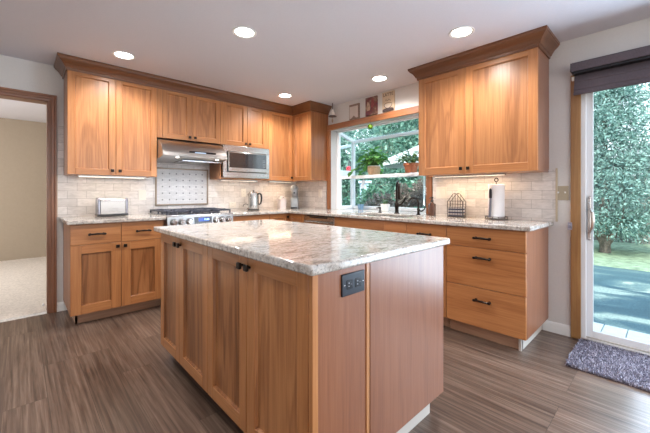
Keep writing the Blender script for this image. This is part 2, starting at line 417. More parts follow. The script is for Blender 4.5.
# ------------------------------------------------------------------ mesh helpers
class MB:
    def __init__(self):
        self.v, self.f, self.mi = [], [], []

    def add(self, verts, faces, mi=0):
        o = len(self.v)
        self.v += [tuple(p) for p in verts]
        self.f += [tuple(i + o for i in f) for f in faces]
        self.mi += [mi] * len(faces)
        return self

    def box(self, x0, x1, y0, y1, z0, z1, mi=0, M=None):
        x0, x1 = sorted((x0, x1)); y0, y1 = sorted((y0, y1)); z0, z1 = sorted((z0, z1))
        vs = [(x0, y0, z0), (x1, y0, z0), (x1, y1, z0), (x0, y1, z0), (x0, y0, z1), (x1, y0, z1), (x1, y1, z1), (x0, y1, z1)]
        if M is not None:
            vs = [tuple(M @ Vector(p)) for p in vs]
        return self.add(vs, [(3, 2, 1, 0), (4, 5, 6, 7), (0, 1, 5, 4), (1, 2, 6, 5), (2, 3, 7, 6), (3, 0, 4, 7)], mi)

    def lathe(self, prof, n=24, c=(0, 0, 0), axis='z', mi=0, sx=1.0, sy=1.0, cap=True):
        vs, fs = [], []
        for (r, h) in prof:
            for k in range(n):
                a = 2 * PI * k / n
                p = (r * math.cos(a) * sx, r * math.sin(a) * sy, h)
                if axis == 'x': p = (p[2], p[0], p[1])
                if axis == 'y': p = (p[0], -p[2], p[1])
                vs.append((p[0] + c[0], p[1] + c[1], p[2] + c[2]))
        m = len(prof)
        for i in range(m - 1):
            for k in range(n):
                fs.append((i * n + k, i * n + (k + 1) % n, (i + 1) * n + (k + 1) % n, (i + 1) * n + k))
        if cap and prof[0][0] > 1e-6: fs.append(tuple(reversed(range(n))))
        if cap and prof[-1][0] > 1e-6: fs.append(tuple(range((m - 1) * n, m * n)))
        return self.add(vs, fs, mi)

    def tube(self, pts, r, n=8, mi=0, closed=False):
        P = [Vector(p) for p in pts]
        R = r if isinstance(r, (list, tuple)) else [r] * len(P)
        vs, fs = [], []
        m = len(P)
        up = None
        for i, p in enumerate(P):
            if closed:
                t = P[(i + 1) % m] - P[i - 1]
            else:
                t = P[min(i + 1, m - 1)] - P[max(i - 1, 0)]
            t.normalize()
            if up is None:
                up = Vector((0, 0, 1)) if abs(t.z) < 0.9 else Vector((1, 0, 0))
            sd = t.cross(up).normalized()
            up = sd.cross(t).normalized()
            for k in range(n):
                a = 2 * PI * k / n
                vs.append(p + (sd * math.cos(a) + up * math.sin(a)) * R[i])
        e = m if closed else m - 1
        for i in range(e):
            j = (i + 1) % m
            for k in range(n):
                fs.append((i * n + k, j * n + k, j * n + (k + 1) % n, i * n + (k + 1) % n))
        if not closed:
            fs.append(tuple(range(n))); fs.append(tuple(reversed(range((m - 1) * n, m * n))))
        return self.add(vs, fs, mi)

    def prism(self, poly, axis, a0, a1, mi=0):
        """poly: 2-D points in the plane across AXIS (x: (y,z), y: (x,z), z: (x,y))"""
        def put(p, a):
            return {'x': (a, p[0], p[1]), 'y': (p[0], a, p[1]), 'z': (p[0], p[1], a)}[axis]
        n = len(poly)
        vs = [put(p, a0) for p in poly] + [put(p, a1) for p in poly]
        fs = [tuple(range(n)), tuple(reversed(range(n, 2 * n)))]
        fs += [(i, (i + 1) % n, n + (i + 1) % n, n + i) for i in range(n)]
        return self.add(vs, fs, mi)

    def ball(self, c, r, n=16, m=10, mi=0):
        rx, ry, rz = r if isinstance(r, (tuple, list)) else (r, r, r)
        vs, fs = [(c[0], c[1], c[2] - rz)], []
        for i in range(1, m):
            t = PI * i / m
            for k in range(n):
                a = 2 * PI * k / n
                vs.append((c[0] + rx * math.sin(t) * math.cos(a), c[1] + ry * math.sin(t) * math.sin(a), c[2] - rz * math.cos(t)))
        vs.append((c[0], c[1], c[2] + rz))
        for k in range(n):
            fs.append((0, 1 + (k + 1) % n, 1 + k))
            fs.append((len(vs) - 1, 1 + (m - 2) * n + k, 1 + (m - 2) * n + (k + 1) % n))
        for i in range(m - 2):
            for k in range(n):
                a, b2 = 1 + i * n + k, 1 + i * n + (k + 1) % n
                fs.append((a, b2, b2 + n, a + n))
        return self.add(vs, fs, mi)

    def sweep(self, prof, path, mi=0):
        """prof: (outward offset, z); path: xy points, outward = to the right of travel"""
        P = [Vector((p[0], p[1])) for p in path]
        m = len(P)
        nrm = []
        for i in range(m):
            ns = []
            if i > 0:
                d = (P[i] - P[i - 1]).normalized(); ns.append(Vector((d.y, -d.x)))
            if i < m - 1:
                d = (P[i + 1] - P[i]).normalized(); ns.append(Vector((d.y, -d.x)))
            if len(ns) == 2:
                s = ns[0] + ns[1]
                nrm.append(s / (1 + ns[0].dot(ns[1])))
            else:
                nrm.append(ns[0])
        k = len(prof)
        vs, fs = [], []
        for i in range(m):
            for (o, z) in prof:
                q = P[i] + nrm[i] * o
                vs.append((q.x, q.y, z))
        for i in range(m - 1):
            for j in range(k):
                fs.append((i * k + j, i * k + (j + 1) % k, (i + 1) * k + (j + 1) % k, (i + 1) * k + j))
        fs.append(tuple(reversed(range(k)))); fs.append(tuple(range((m - 1) * k, m * k)))
        return self.add(vs, fs, mi)

    def rbox(self, x0, x1, y0, y1, z0, z1, r, n=5, mi=0):
        """box with rounded upright corners"""
        pts = []
        for (cx, cy, a0) in ((x1 - r, y1 - r, 0), (x0 + r, y1 - r, PI / 2), (x0 + r, y0 + r, PI), (x1 - r, y0 + r, 1.5 * PI)):
            for k in range(n + 1):
                a = a0 + PI / 2 * k / n
                pts.append((cx + r * math.cos(a), cy + r * math.sin(a)))
        return self.prism(pts, 'z', z0, z1, mi)


def root_of(o):
    while o.parent is not None:
        o = o.parent
    return o


def obj(name, mb, mats, parent=None, bevel=0.0, seg=2, smooth=30, world=False, label=None):
    me = bpy.data.meshes.new(name)
    vs = mb.v
    if world and parent is not None:
        L = root_of(parent).location
        vs = [(p[0] - L.x, p[1] - L.y, p[2] - L.z) for p in vs]
    me.from_pydata(vs, [], mb.f)
    bm = bmesh.new(); bm.from_mesh(me)
    bmesh.ops.recalc_face_normals(bm, faces=bm.faces)
    bm.to_mesh(me); bm.free()
    for m in (mats if isinstance(mats, (list, tuple)) else [mats]):
        me.materials.append(m)
    if len(me.polygons) == len(mb.mi):
        me.polygons.foreach_set('material_index', mb.mi)
    if smooth:
        me.polygons.foreach_set('use_smooth', [True] * len(me.polygons))
        me.set_sharp_from_angle(angle=math.radians(smooth))
    o = bpy.data.objects.new(name, me)
    COL.objects.link(o)
    if parent is not None:
        o.parent = parent
    if bevel:
        b = o.modifiers.new('edge', 'BEVEL')
        b.width = bevel; b.segments = seg; b.limit_method = 'ANGLE'; b.angle_limit = math.radians(40)
        b.harden_normals = False
    if label:
        o['label'] = label
    return o


def thing(name, label, cat, loc=(0, 0, 0), rz=0.0, group=None):
    o = bpy.data.objects.new(name, None)
    o.empty_display_size = 0.1
    COL.objects.link(o)
    o.location = loc
    o.rotation_euler = (0, 0, rz)
    o['label'] = label; o['category'] = cat
    if group: o['group'] = group
    return o


def tag(o, label, cat, group=None, kind=None):
    o['label'] = label; o['category'] = cat
    if group: o['group'] = group
    if kind: o['kind'] = kind
    return o


def struct(name, mb, mats, parent=None, label=None, cat=None, **kw):
    o = obj(name, mb, mats, parent, **kw)
    if parent is None:
        o['kind'] = 'structure'
        if label: o['label'] = label
        if cat: o['category'] = cat
    return o


def struct_empty(name, loc, label, cat):
    o = thing(name, label, cat, loc); o['kind'] = 'structure'
    return o


def text_mesh(name, body, size, mat, parent, M, extrude=0.0006):
    cu = bpy.data.curves.new(name, 'FONT')
    cu.body = body; cu.size = size; cu.extrude = extrude; cu.align_x = 'CENTER'; cu.align_y = 'CENTER'
    t = bpy.data.objects.new(name + '_tmp', cu)
    COL.objects.link(t)
    dg = bpy.context.evaluated_depsgraph_get()
    me = bpy.data.meshes.new_from_object(t.evaluated_get(dg))
    bpy.data.objects.remove(t)
    me.transform(M)
    me.materials.clear(); me.materials.append(mat)
    o = bpy.data.objects.new(name, me); COL.objects.link(o); o.parent = parent
    return o


def slab(cells_x, cells_y, filled, z0, z1):
    """flat slab made of grid cells with shared vertices (L shapes, cut-outs)"""
    mb = MB()
    nx, ny = len(cells_x), len(cells_y)
    idx = {}

    def vid(i, j, t):
        if (i, j, t) not in idx:
            idx[(i, j, t)] = len(mb.v)
            mb.v.append((cells_x[i], cells_y[j], z1 if t else z0))
        return idx[(i, j, t)]
    on = lambda i, j: 0 <= i < nx - 1 and 0 <= j < ny - 1 and filled(i, j)
    for i in range(nx - 1):
        for j in range(ny - 1):
            if not on(i, j): continue
            q = [(i, j), (i + 1, j), (i + 1, j + 1), (i, j + 1)]
            mb.f.append(tuple(vid(a, b, 1) for a, b in q)); mb.mi.append(0)
            mb.f.append(tuple(vid(a, b, 0) for a, b in reversed(q))); mb.mi.append(0)
            for (di, dj, e0, e1) in ((0, -1, 0, 1), (1, 0, 1, 2), (0, 1, 2, 3), (-1, 0, 3, 0)):
                if not on(i + di, j + dj):
                    a, b = q[e0], q[e1]
                    mb.f.append((vid(*a, 0), vid(*b, 0), vid(*b, 1), vid(*a, 1))); mb.mi.append(0)
    return mb


# ------------------------------------------------------------------ room shell
CZ = 2.375            # ceiling
CT = 0.914            # counter top
WT = 0.14             # wall thickness
X_LEFT, Y_BACK = -6.1, -7.45

struct('floor', MB().box(X_LEFT, 0.0, Y_BACK, 0.0, -0.05, 0.0), FLOOR)
struct('ceiling', MB().box(X_LEFT, WT, Y_BACK, WT, CZ, CZ + 0.1), CEIL)

# wall with the range (y = 0) and the doorway to the next room
DX1, DX0, DZ = -3.000, -3.90, 2.035
w = MB()
w.box(X_LEFT, DX0, 0, WT, -0.05, CZ + 0.05)
w.box(DX1, WT, 0, WT, -0.05, CZ + 0.05)
w.box(DX0, DX1, 0, WT, DZ, CZ + 0.05)
struct('wall_back', w, PAINT)

# wall with the garden window and the patio door (x = 0)
GY0, GY1, GZ0, GZ1 = -2.270, -0.784, 0.884, 2.035     # garden window opening
PY0, PY1, PZ1 = -5.60, -3.592, 2.06                   # patio door opening
w = MB()
w.box(0, WT, GY1, 0, -0.05, CZ + 0.05)
w.box(0, WT, GY0, GY1, -0.05, GZ0)
w.box(0, WT, GY0, GY1, GZ1, CZ + 0.05)
w.box(0, WT, PY1, GY0, -0.05, CZ + 0.05)
w.box(0, WT, PY0, PY1, PZ1, CZ + 0.05)
w.box(0, WT, PY0, PY1, -0.3, 0.0)
w.box(0, WT, Y_BACK, PY0, -0.05, CZ + 0.05)
struct('wall_right', w, PAINT)
struct('wall_left', MB().box(X_LEFT - WT, X_LEFT, Y_BACK, WT, -0.05, CZ + 0.05), PAINT)
struct('wall_front', MB().box(X_LEFT - WT, WT, Y_BACK - WT, Y_BACK, -0.05, CZ + 0.05), PAINT)
struct('roof', MB().box(X_LEFT - 0.4, 0.15, Y_BACK - 0.4, 4.2, CZ + 0.22, CZ + 0.30).box(X_LEFT - WT, WT, Y_BACK - WT, 3.9, CZ + 0.1, CZ + 0.22), WHITE)  # unseen roof slab, added to block the sun over the house

# next room seen through the doorway
NRY = 3.62
struct('wall_next_room_far', MB().box(-6.2, 0.0, NRY, NRY + 0.1, -0.02, 2.44), TAN)
struct('wall_next_room_side', MB().box(-2.3, -2.2, WT, NRY, -0.02, 2.44), TAN)
struct('wall_next_room_end', MB().box(-6.3, -6.2, WT, NRY, -0.02, 2.44), TAN)
struct('ceiling_next_room', MB().box(-6.3, -2.2, WT, NRY + 0.1, 2.41, 2.47), CEIL)
cp = MB().box(-6.2, -2.3, 0.045, NRY, -0.05, 0.008)
struct('floor_next_room', cp, CARPET)
struct('baseboard_next_room', MB().box(-6.2, -2.3, NRY - 0.012, NRY, 0.008, 0.03), TAN)
# doorway lining and stepped casing
dj = struct_empty('trim_1', (DX1, 0, 0), 'reddish-brown stepped wooden casing around the open doorway beside the toaster counter', 'door casing')
cw = 0.062
j = MB().box(DX1, DX1 - 0.018, -0.002, WT + 0.004, 0, DZ).box(DX0, DX0 + 0.018, -0.002, WT + 0.004, 0, DZ)
obj('jamb', j, WRED, dj, world=True, bevel=0.002)
obj('jamb_head', MB().box(DX0, DX1, -0.002, WT + 0.004, DZ - 0.018, DZ), WREDH, dj, world=True, bevel=0.002)
prof = [(0.0, 0.0), (0.0, 0.010), (0.020, 0.012), (0.022, 0.018), (0.044, 0.019), (0.047, 0.026), (cw, 0.027), (cw, 0.0)]
cs = MB()
cs.prism([(DX1 - 0.010 + a, -b) for a, b in prof], 'z', 0.0, DZ + cw - 0.012)
obj('casing_upright', cs, WRED, dj, world=True, bevel=0.0015)
cs = MB().prism([(DX0 + 0.010 - a, -b) for a, b in prof], 'z', 0.0, DZ + cw - 0.012)
obj('casing_upright', cs, WRED, dj, world=True, bevel=0.0015)
cs = MB().prism([(-b, DZ - 0.012 + a) for a, b in prof], 'x', DX0 + 0.01 - cw, DX1 - 0.01 + cw)
obj('casing_head', cs, WREDH, dj, world=True, bevel=0.0015)

# baseboards
bprof = [(0, 0), (0.014, 0), (0.014, 0.065), (0.009, 0.078), (0.004, 0.085), (0, 0.085)]
struct('baseboard_back', MB().prism([(-a, b) for a, b in bprof], 'x', -2.946, -2.86), WHITE)
struct('baseboard_right', MB().prism([(-a, b) for a, b in bprof], 'y', -3.527, -3.336), WHITE)
struct('baseboard_next_door', MB().prism([(-a, b) for a, b in bprof], 'x', X_LEFT, DX0 - 0.06), WHITE)
dstop = obj('door_stop', MB().lathe([(0.006, 0), (0.006, 0.03), (0.011, 0.032), (0.011, 0.045), (0.004, 0.048)], 12, axis='y').ball((0, -0.05, 0), 0.012, 12, 8), WHITE)
dstop.location = (-3.04, 0.145, 0.06)
tag(dstop, 'small white door stop low on the doorway jamb at the carpet edge', 'door stop')

# backsplash tiles
Z_UP = 1.321
t = MB().box(-2.940, -0.012, -0.012, 0.0, CT, 1.80)
struct('wall_back_tile', t, TILE_X)
t = MB().box(-0.012, 0, -0.700, 0.0, CT, Z_UP + 0.02)
struct('wall_right_tile', t, TILE_Y)
t = MB().box(-0.012, 0, -3.428, -2.345, CT, Z_UP + 0.02)
t2 = struct('wall_right_tile', t, TILE_Y)
struct('trim_2', MB().box(-0.016, 0, -3.441, -3.428, CT, Z_UP + 0.03), plain('tile_edge', (0.52, 0.43, 0.31), 0.3))
struct('trim_3', MB().box(-2.952, -2.940, -0.016, 0, CT, Z_UP + 0.01), plain('tile_edge_pale', (0.52, 0.43, 0.34), 0.3))

# mosaic panel behind the range, in a bronze pencil frame
mo = thing('mosaic_panel', 'framed grey marble mosaic with small dark dots on the backsplash behind the range', 'tile panel', (-1.765, -0.012, 1.0))
mf = MB().box(-2.055, -1.470, -0.018, -0.012, 1.015, 1.43)
fr = MB()
for (a, b, c, d) in ((-2.075, -1.450, 1.0, 1.018), (-2.075, -1.450, 1.428, 1.446), (-2.075, -2.057, 1.0, 1.446), (-1.468, -1.450, 1.0, 1.446)):
    fr.box(a, b, -0.026, -0.012, c, d)
obj('mosaic_frame', fr, plain('pencil_bronze', (0.30, 0.23, 0.17), 0.35, 0.3), mo, world=True, bevel=0.004)
for r_ in range(5):
    for c_ in range(7):
        x = -2.055 + 0.585 * (c_ + 0.75) / 7.5; z = 1.43 - 0.415 * (r_ + 0.7) / 5.4
        mf.box(x - 0.0075, x + 0.0075, -0.0195, -0.0175, z - 0.0075, z + 0.0075, 1)
obj('mosaic_field', mf, [MOSAIC, plain('dot_stone', (0.17, 0.165, 0.175), 0.3)], mo, world=True)

# ------------------------------------------------------------------ garden window
gx0, gx1 = WT, 0.47
gt0, gt1 = 2.03, 1.935
gw = struct_empty('window_1', (0.0, -1.53, GZ0), 'white box-shaped garden window over the sink with a sloping glass top', 'window')
FW = 0.045
f = MB()      # white frame
for y0, y1 in ((GY1 - FW, GY1), (GY0, GY0 + FW)):
    f.box(gx0 - 0.03, gx0 + 0.012, y0, y1, CT, gt0)                         # near posts
    f.box(gx1 - FW, gx1, y0, y1, CT, gt1)                                   # far posts
    f.box(gx0 + 0.011, gx1 - FW + 0.001, y0 + 0.001, y1 - 0.001, CT + 0.001, CT + 0.05)                                  # bottom rail of the side
    f.prism([(gx0 + 0.001, gt0 - 0.045), (gx1 - 0.001, gt1 - 0.045), (gx1 - 0.001, gt1 + 0.001), (gx0 + 0.001, gt0 + 0.001)], 'y', y0 + 0.001, y1 - 0.001)
f.box(gx1 - FW + 0.001, gx1 - 0.002, GY0 + FW - 0.001, GY1 - FW + 0.001, gt1 - 0.045, gt1 - 0.001)                            # front header
f.box(gx1 - FW + 0.001, gx1 - 0.002, GY0 + FW - 0.001, GY1 - FW + 0.001, CT + 0.001, CT + 0.045)                              # front bottom rail
f.box(gx0 - 0.03, gx0 + 0.012, GY0, GY1, gt0 - 0.02, gt0 + 0.005)
obj('window_frame', f, VINYL, gw, world=True, bevel=0.004)
f = MB()
for y0, y1 in ((GY1 - FW + 0.006, GY1 - 0.006), (GY0 + 0.006, GY0 + FW - 0.006)):
    f.box(gx0 + 0.012, gx1 - FW, y0, y1, 1.385, 1.475)
    f.box(gx0 + 0.012, gx0 + 0.04, y0, y1, CT + 0.05, 1.385)
    f.box(gx1 - FW - 0.03, gx1 - FW, y0, y1, CT + 0.05, 1.385)
obj('side_vent_sash', f, VINYL, gw, world=True, bevel=0.003)
obj('front_pane', MB().box(gx1 - 0.026, gx1 - 0.020, GY0 + FW, GY1 - FW, CT + 0.045, gt1 - 0.045), GLASS, gw, world=True)
for y in (GY1 - 0.024, GY0 + 0.024):
    obj('side_pane', MB().box(gx0 + 0.012, gx1 - FW, y - 0.003, y + 0.003, CT + 0.05, gt1 - 0.01), GLASS, gw, world=True)
obj('roof_pane', MB().prism([(gx0, gt0 - 0.012), (gx1, gt1 - 0.012), (gx1, gt1 - 0.006), (gx0, gt0 - 0.006)], 'y', GY0 + FW, GY1 - FW), GLASS, gw, world=True)
# shelf inside the window
sh = obj('window_shelf', MB().box(gx0 + 0.03, gx1 - FW - 0.005, GY0 + FW, GY1 - FW, 1.372, 1.380), GLASSB, gw, world=True)
e = MB().box(gx0 + 0.012, gx0 + 0.032, GY0 + FW, GY1 - FW, 1.348, 1.388).box(gx1 - FW - 0.02, gx1 - FW, GY0 + FW, GY1 - FW, 1.355, 1.386)
obj('shelf_rail', e, VINYL, sh, world=True, bevel=0.003)
# inner lining of the opening
ln = MB().box(0.0, gx0 - 0.03, GY1 - 0.004, GY1 + 0.0, CT, GZ1).box(0.0, gx0 - 0.03, GY0, GY0 + 0.004, CT, GZ1).box(0.0, gx0 - 0.03, GY0, GY1, GZ1 - 0.004, GZ1)
obj('window_reveal', ln, plain('reveal_paint', (0.62, 0.60, 0.60), 0.6), gw, world=True)
# granite sill
obj('window_sill', MB().box(-0.002, gx1 - 0.002, GY0 + 0.004, GY1 - 0.004, CT - 0.03, CT), GRANITE, gw, world=True)
obj('window_base', MB().box(WT, gx1, GY0, GY1, CT - 0.09, CT - 0.03), VINYL, gw, world=True)
# casing
tr = struct_empty('trim_4', (0, -1.53, CT), 'reddish wooden casing framing the garden window', 'window casing')
cwd = 0.064
obj('casing_upright', MB().box(-0.022, 0, GY1 - 0.002, GY1 + cwd, CT, GZ1 - 0.004), WCAS, tr, world=True, bevel=0.004)
obj('casing_upright', MB().box(-0.022, 0, GY0 - cwd, GY0 + 0.002, CT, GZ1 - 0.004), WCAS, tr, world=True, bevel=0.004)
obj('casing_head', MB().box(-0.026, 0, GY0 - cwd, GY1 + cwd, GZ1 - 0.004, GZ1 + 0.074), WCASH, tr, world=True, bevel=0.004)

# ------------------------------------------------------------------ patio door
pd = struct_empty('door_1', (0.05, -4.6, 0), 'white vinyl sliding glass patio door beside the dark blind', 'patio door')
fr = MB()
fr.box(0.005, WT, PY1 - 0.028, PY1, 0, PZ1).box(0.005, WT, PY0, PY0 + 0.028, 0, PZ1)
fr.box(0.005, WT, PY0, PY1, PZ1 - 0.03, PZ1)
obj('door_frame', fr, VINYL, pd, world=True, bevel=0.003)
obj('threshold', MB().box(-0.012, WT + 0.02, PY0, PY1, 0.0, 0.018).box(0.02, 0.032, PY0, PY1, 0.018, 0.028), plain('sill_metal', (0.62, 0.60, 0.57), 0.4, 0.3), pd, world=True, bevel=0.002)


def slider(yr, yl, x):
    s = obj('sliding_panel', MB().box(x, x + 0.036, yl - 0.042, yl, 0.02, PZ1 - 0.03).box(x, x + 0.036, yr, yr + 0.042, 0.02, PZ1 - 0.03)
            .box(x + 0.001, x + 0.035, yr + 0.041, yl - 0.041, 0.021, 0.075).box(x + 0.001, x + 0.035, yr + 0.041, yl - 0.041, PZ1 - 0.10, PZ1 - 0.031), VINYL, pd, world=True, bevel=0.004)
    obj('glass_pane', MB().box(x + 0.015, x + 0.021, yr + 0.042, yl - 0.042, 0.075, PZ1 - 0.10), GLASS, s, world=True)
    return s


sp_ = slider(-4.62, PY1 - 0.026, 0.034)
slider(PY0 + 0.026, -4.58, 0.080)
hy = PY1 - 0.046
h = MB().rbox(0.024, 0.036, hy - 0.011, hy + 0.011, 0.79, 1.11, 0.005)
h.ball((0.030, hy, 0.79), (0.010, 0.012, 0.012)).ball((0.030, hy, 1.11), (0.010, 0.012, 0.012))
h.tube([(0.03, hy, 1.03), (0.0, hy - 0.010, 1.025), (-0.030, hy - 0.026, 1.0), (-0.040, hy - 0.032, 0.94), (-0.034, hy - 0.028, 0.885), (-0.008, hy - 0.010, 0.845), (0.028, hy, 0.835)], [0.007, 0.009, 0.011, 0.012, 0.011, 0.009, 0.007], 10)
obj('pull_handle', h, plain('satin_nickel', (0.62, 0.58, 0.55), 0.28, 1.0), sp_, world=True)
obj('latch_screw', MB().ball((0.023, hy, 1.07), 0.006), CHROME, sp_, world=True)
tr = struct_empty('trim_5', (0, PY1, 0), 'light oak casing strip up the side of the patio door', 'door casing')
obj('casing_upright', MB().box(-0.020, 0, PY1, PY1 + 0.064, 0, 2.08), WOAK, tr, world=True, bevel=0.004)
obj('casing_upright', MB().box(-0.020, 0, PY0 - 0.064, PY0, 0, 2.08), WOAK, tr, world=True, bevel=0.004)
obj('casing_head', MB().box(-0.020, 0, PY0, PY1, PZ1, 2.12), WCASH, tr, world=True, bevel=0.004)

# blind over the door
bl = thing('roman_blind', 'dark plum-grey fabric blind with a valance drawn up above the patio door', 'blind', (-0.05, -4.6, 2.0))
BFAB = plain('blind_fabric', (0.115, 0.092, 0.105), 0.85, noise=0.12, nscale=120)
obj('valance', MB().box(-0.105, -0.098, -5.72, -3.540, 2.084, 2.150).box(-0.105, 0.0, -3.547, -3.540, 2.084, 2.150).box(-0.105, 0, -5.72, -5.713, 2.084, 2.150).box(-0.105, 0, -5.72, -3.54, 2.144, 2.150), BFAB, bl, world=True, bevel=0.002)
fd = MB()
for k, (za, zb, dx) in enumerate(((2.010, 2.078, -0.010), (1.944, 2.020, 0.010), (1.908, 1.956, 0.026))):
    fd.prism([(-0.030 - dx, za), (-0.056 - dx, za), (-0.058 - dx, za + 0.008), (-0.030 - dx, zb), (-0.022 - dx, zb)], 'y', -5.70, -3.556)
obj('folded_fabric', fd, BFAB, bl, world=True, bevel=0.002)
obj('head_rail', MB().box(-0.09, -0.02, -5.70, -3.552, 2.070, 2.134), BLACK, bl, world=True)
obj('bracket', MB().box(-0.035, -0.0, -3.553, -3.537, 2.035, 2.062).lathe([(0.008, 0), (0.008, 0.012)], 12, (-0.03, -3.545, 2.04), 'x'), WPLAST, bl, world=True)
# cord cleat low beside the oak casing
ck = obj('cord_pulley', MB().lathe([(0.018, 0), (0.018, 0.006), (0.013, 0.008), (0.013, 0.014), (0.018, 0.016), (0.018, 0.022)], 16, axis='y').box(-0.006, 0.02, -0.02, 0.006, -0.03, 0.03), [plain('cleat', (0.45, 0.45, 0.55), 0.3, 0.5)])
ck.location = (-0.02, PY1 + 0.075, 0.885)
tag(ck, 'small grey cord tensioner fixed to the wall beside the oak door casing', 'cord pulley')

# ------------------------------------------------------------------ cabinets
def door(root, x0, x1, z0, z1, yf, knob=None, fw=0.056, hgrain=WH, name='door', pmat_=None):
    th = 0.02
    m = MB()
    m.box(x0, x0 + fw, yf, yf + th, z0, z1, 0).box(x1 - fw, x1, yf, yf + th, z0, z1, 0)
    m.box(x0 + fw, x1 - fw, yf, yf + th, z0, z0 + fw, 1).box(x0 + fw, x1 - fw, yf, yf + th, z1 - fw, z1, 1)
    d = obj(name, m, [WV, hgrain], root, bevel=0.0022)
    p = MB()
    a, b, c, e = x0 + fw, x1 - fw, z0 + fw, z1 - fw
    s = 0.006
    # sloped sticking plus recessed flat panel
    ring = [(a, yf + 0.003, c), (b, yf + 0.003, c), (b, yf + 0.003, e), (a, yf + 0.003, e), (a + s, yf + 0.0150, c + s), (b - s, yf + 0.0150, c + s), (b - s, yf + 0.0150, e - s), (a + s, yf + 0.0150, e - s)]
    p.add(ring, [(0, 1, 5, 4), (1, 2, 6, 5), (2, 3, 7, 6), (3, 0, 4, 7), (4, 5, 6, 7)])
    obj('door_panel', p, pmat_ or WP, d, smooth=0)
    if knob:
        kx, kz = knob
        k = MB().lathe([(0.006, -0.004), (0.006, 0.016)], 10, (kx, yf, kz), 'y')
        k.box(kx - 0.014, kx + 0.014, yf - 0.027, yf - 0.014, kz - 0.014, kz + 0.014)
        obj('knob', k, BRONZE, d, bevel=0.003)
    return d


def drawer(root, x0, x1, z0, z1, yf, pull=True, pz=None, grain=WH):
    d = obj('drawer', MB().box(x0, x1, yf, yf + 0.02, z0, z1), grain, root, bevel=0.0028)
    if pull:
        cx = (x0 + x1) / 2; cz = (z0 + z1) / 2 if pz is None else pz
        k = MB()
        for s in (-1, 1):
            k.lathe([(0.011, -0.001), (0.011, 0.004), (0.006, 0.007), (0.006, 0.030)], 10, (cx + s * 0.050, yf, cz), 'y')
            k.ball((cx + s * 0.056, yf - 0.031, cz), (0.012, 0.010, 0.010), 10, 8)
        k.tube([(cx - 0.056, yf - 0.031, cz), (cx - 0.03, yf - 0.033, cz + 0.002), (cx, yf - 0.034, cz + 0.003), (cx + 0.03, yf - 0.033, cz + 0.002), (cx + 0.056, yf - 0.031, cz)], [0.0075, 0.0075, 0.009, 0.0075, 0.0075], 10)
        obj('pull', k, BRONZE, d)
    return d


def carcass(root, wd, z0, z1, d, toe=None, ends=(WSIDE, WSIDE), back=0.012):
    obj('cabinet_body', MB().box(0.016, wd - 0.016, -d + 0.021, -back, z0 + 0.001, z1 - 0.001), WV, root)
    for i, (a, b) in enumerate(((0, 0.016), (wd - 0.016, wd))):
        obj('side_panel', MB().box(a, b, -d + 0.0205, -back, z0, z1), ends[i], root, bevel=0.001)
    if toe:
        tx0, tx1, ty = toe
        obj('toe_kick', MB().box(tx0, tx1, ty, ty + 0.018, 0.0, z0).box(tx0, tx0 + 0.016, ty, -back, 0, z0).box(tx1 - 0.016, tx1, ty, -back, 0, z0), WTOE, root)


G = 0.0018
UD, BD = 0.332, 0.612
UZ1 = 2.285
R90 = -PI / 2

# --- wall cabinets on the range wall
x0, x1 = -2.895, -2.144
c = thing('wall_cabinet', 'tall two-door cherry wall cabinet above the toaster', 'wall cabinet', (x0, 0, 0))
wd = x1 - x0
carcass(c, wd, Z_UP, UZ1, UD)
ms = -2.518 - x0
door(c, G, ms - G, Z_UP, UZ1, -UD, (ms - 0.032, Z_UP + 0.045))
door(c, ms + G, wd - G, Z_UP, UZ1, -UD, (ms + 0.032, Z_UP + 0.045))
ZB2 = 1.742
x0, x1 = -2.143, -1.432
c = thing('wall_cabinet', 'short two-door cherry wall cabinet directly above the range hood', 'wall cabinet', (x0, 0, 0))
wd = x1 - x0
carcass(c, wd, ZB2, UZ1, UD)
obj('filler_strip', MB().box(0, 0.05, -UD, -UD + 0.02, ZB2, UZ1), WV, c, bevel=0.001)
ms = -1.775 - x0
door(c, 0.05 + G, ms - G, ZB2, UZ1, -UD, (ms - 0.03, ZB2 + 0.035))
door(c, ms + G, wd - G, ZB2, UZ1, -UD, (ms + 0.03, ZB2 + 0.035))
x0, x1 = -1.431, -0.745
c = thing('wall_cabinet', 'two-door cherry wall cabinet with a microwave bay beneath its doors', 'wall cabinet', (x0, 0, 0))
wd = x1 - x0
obj('cabinet_body', MB().box(0.016, wd - 0.016, -UD + 0.021, -0.012, ZB2, UZ1), WV, c)
for a, b in ((0, 0.016), (wd - 0.016, wd)):
    obj('side_panel', MB().box(a, b, -UD + 0.0205, -0.012, Z_UP, UZ1), WSIDE, c, bevel=0.001)
obj('bottom_shelf', MB().box(0.016, wd - 0.016, -UD + 0.02, -0.012, Z_UP, Z_UP + 0.014), WH, c)
ms = -1.068 - x0
door(c, 0.03, ms - G, ZB2, UZ1, -UD, (ms - 0.03, ZB2 + 0.035))
door(c, ms + G, wd - 0.03, ZB2, UZ1, -UD, (ms + 0.03, ZB2 + 0.035))
obj('face_stile', MB().box(wd - 0.0285, wd, -UD, -UD + 0.02, Z_UP, UZ1), WV, c, bevel=0.001)
obj('face_stile', MB().box(0, 0.0285, -UD, -UD + 0.02, ZB2, UZ1), WV, c, bevel=0.001)
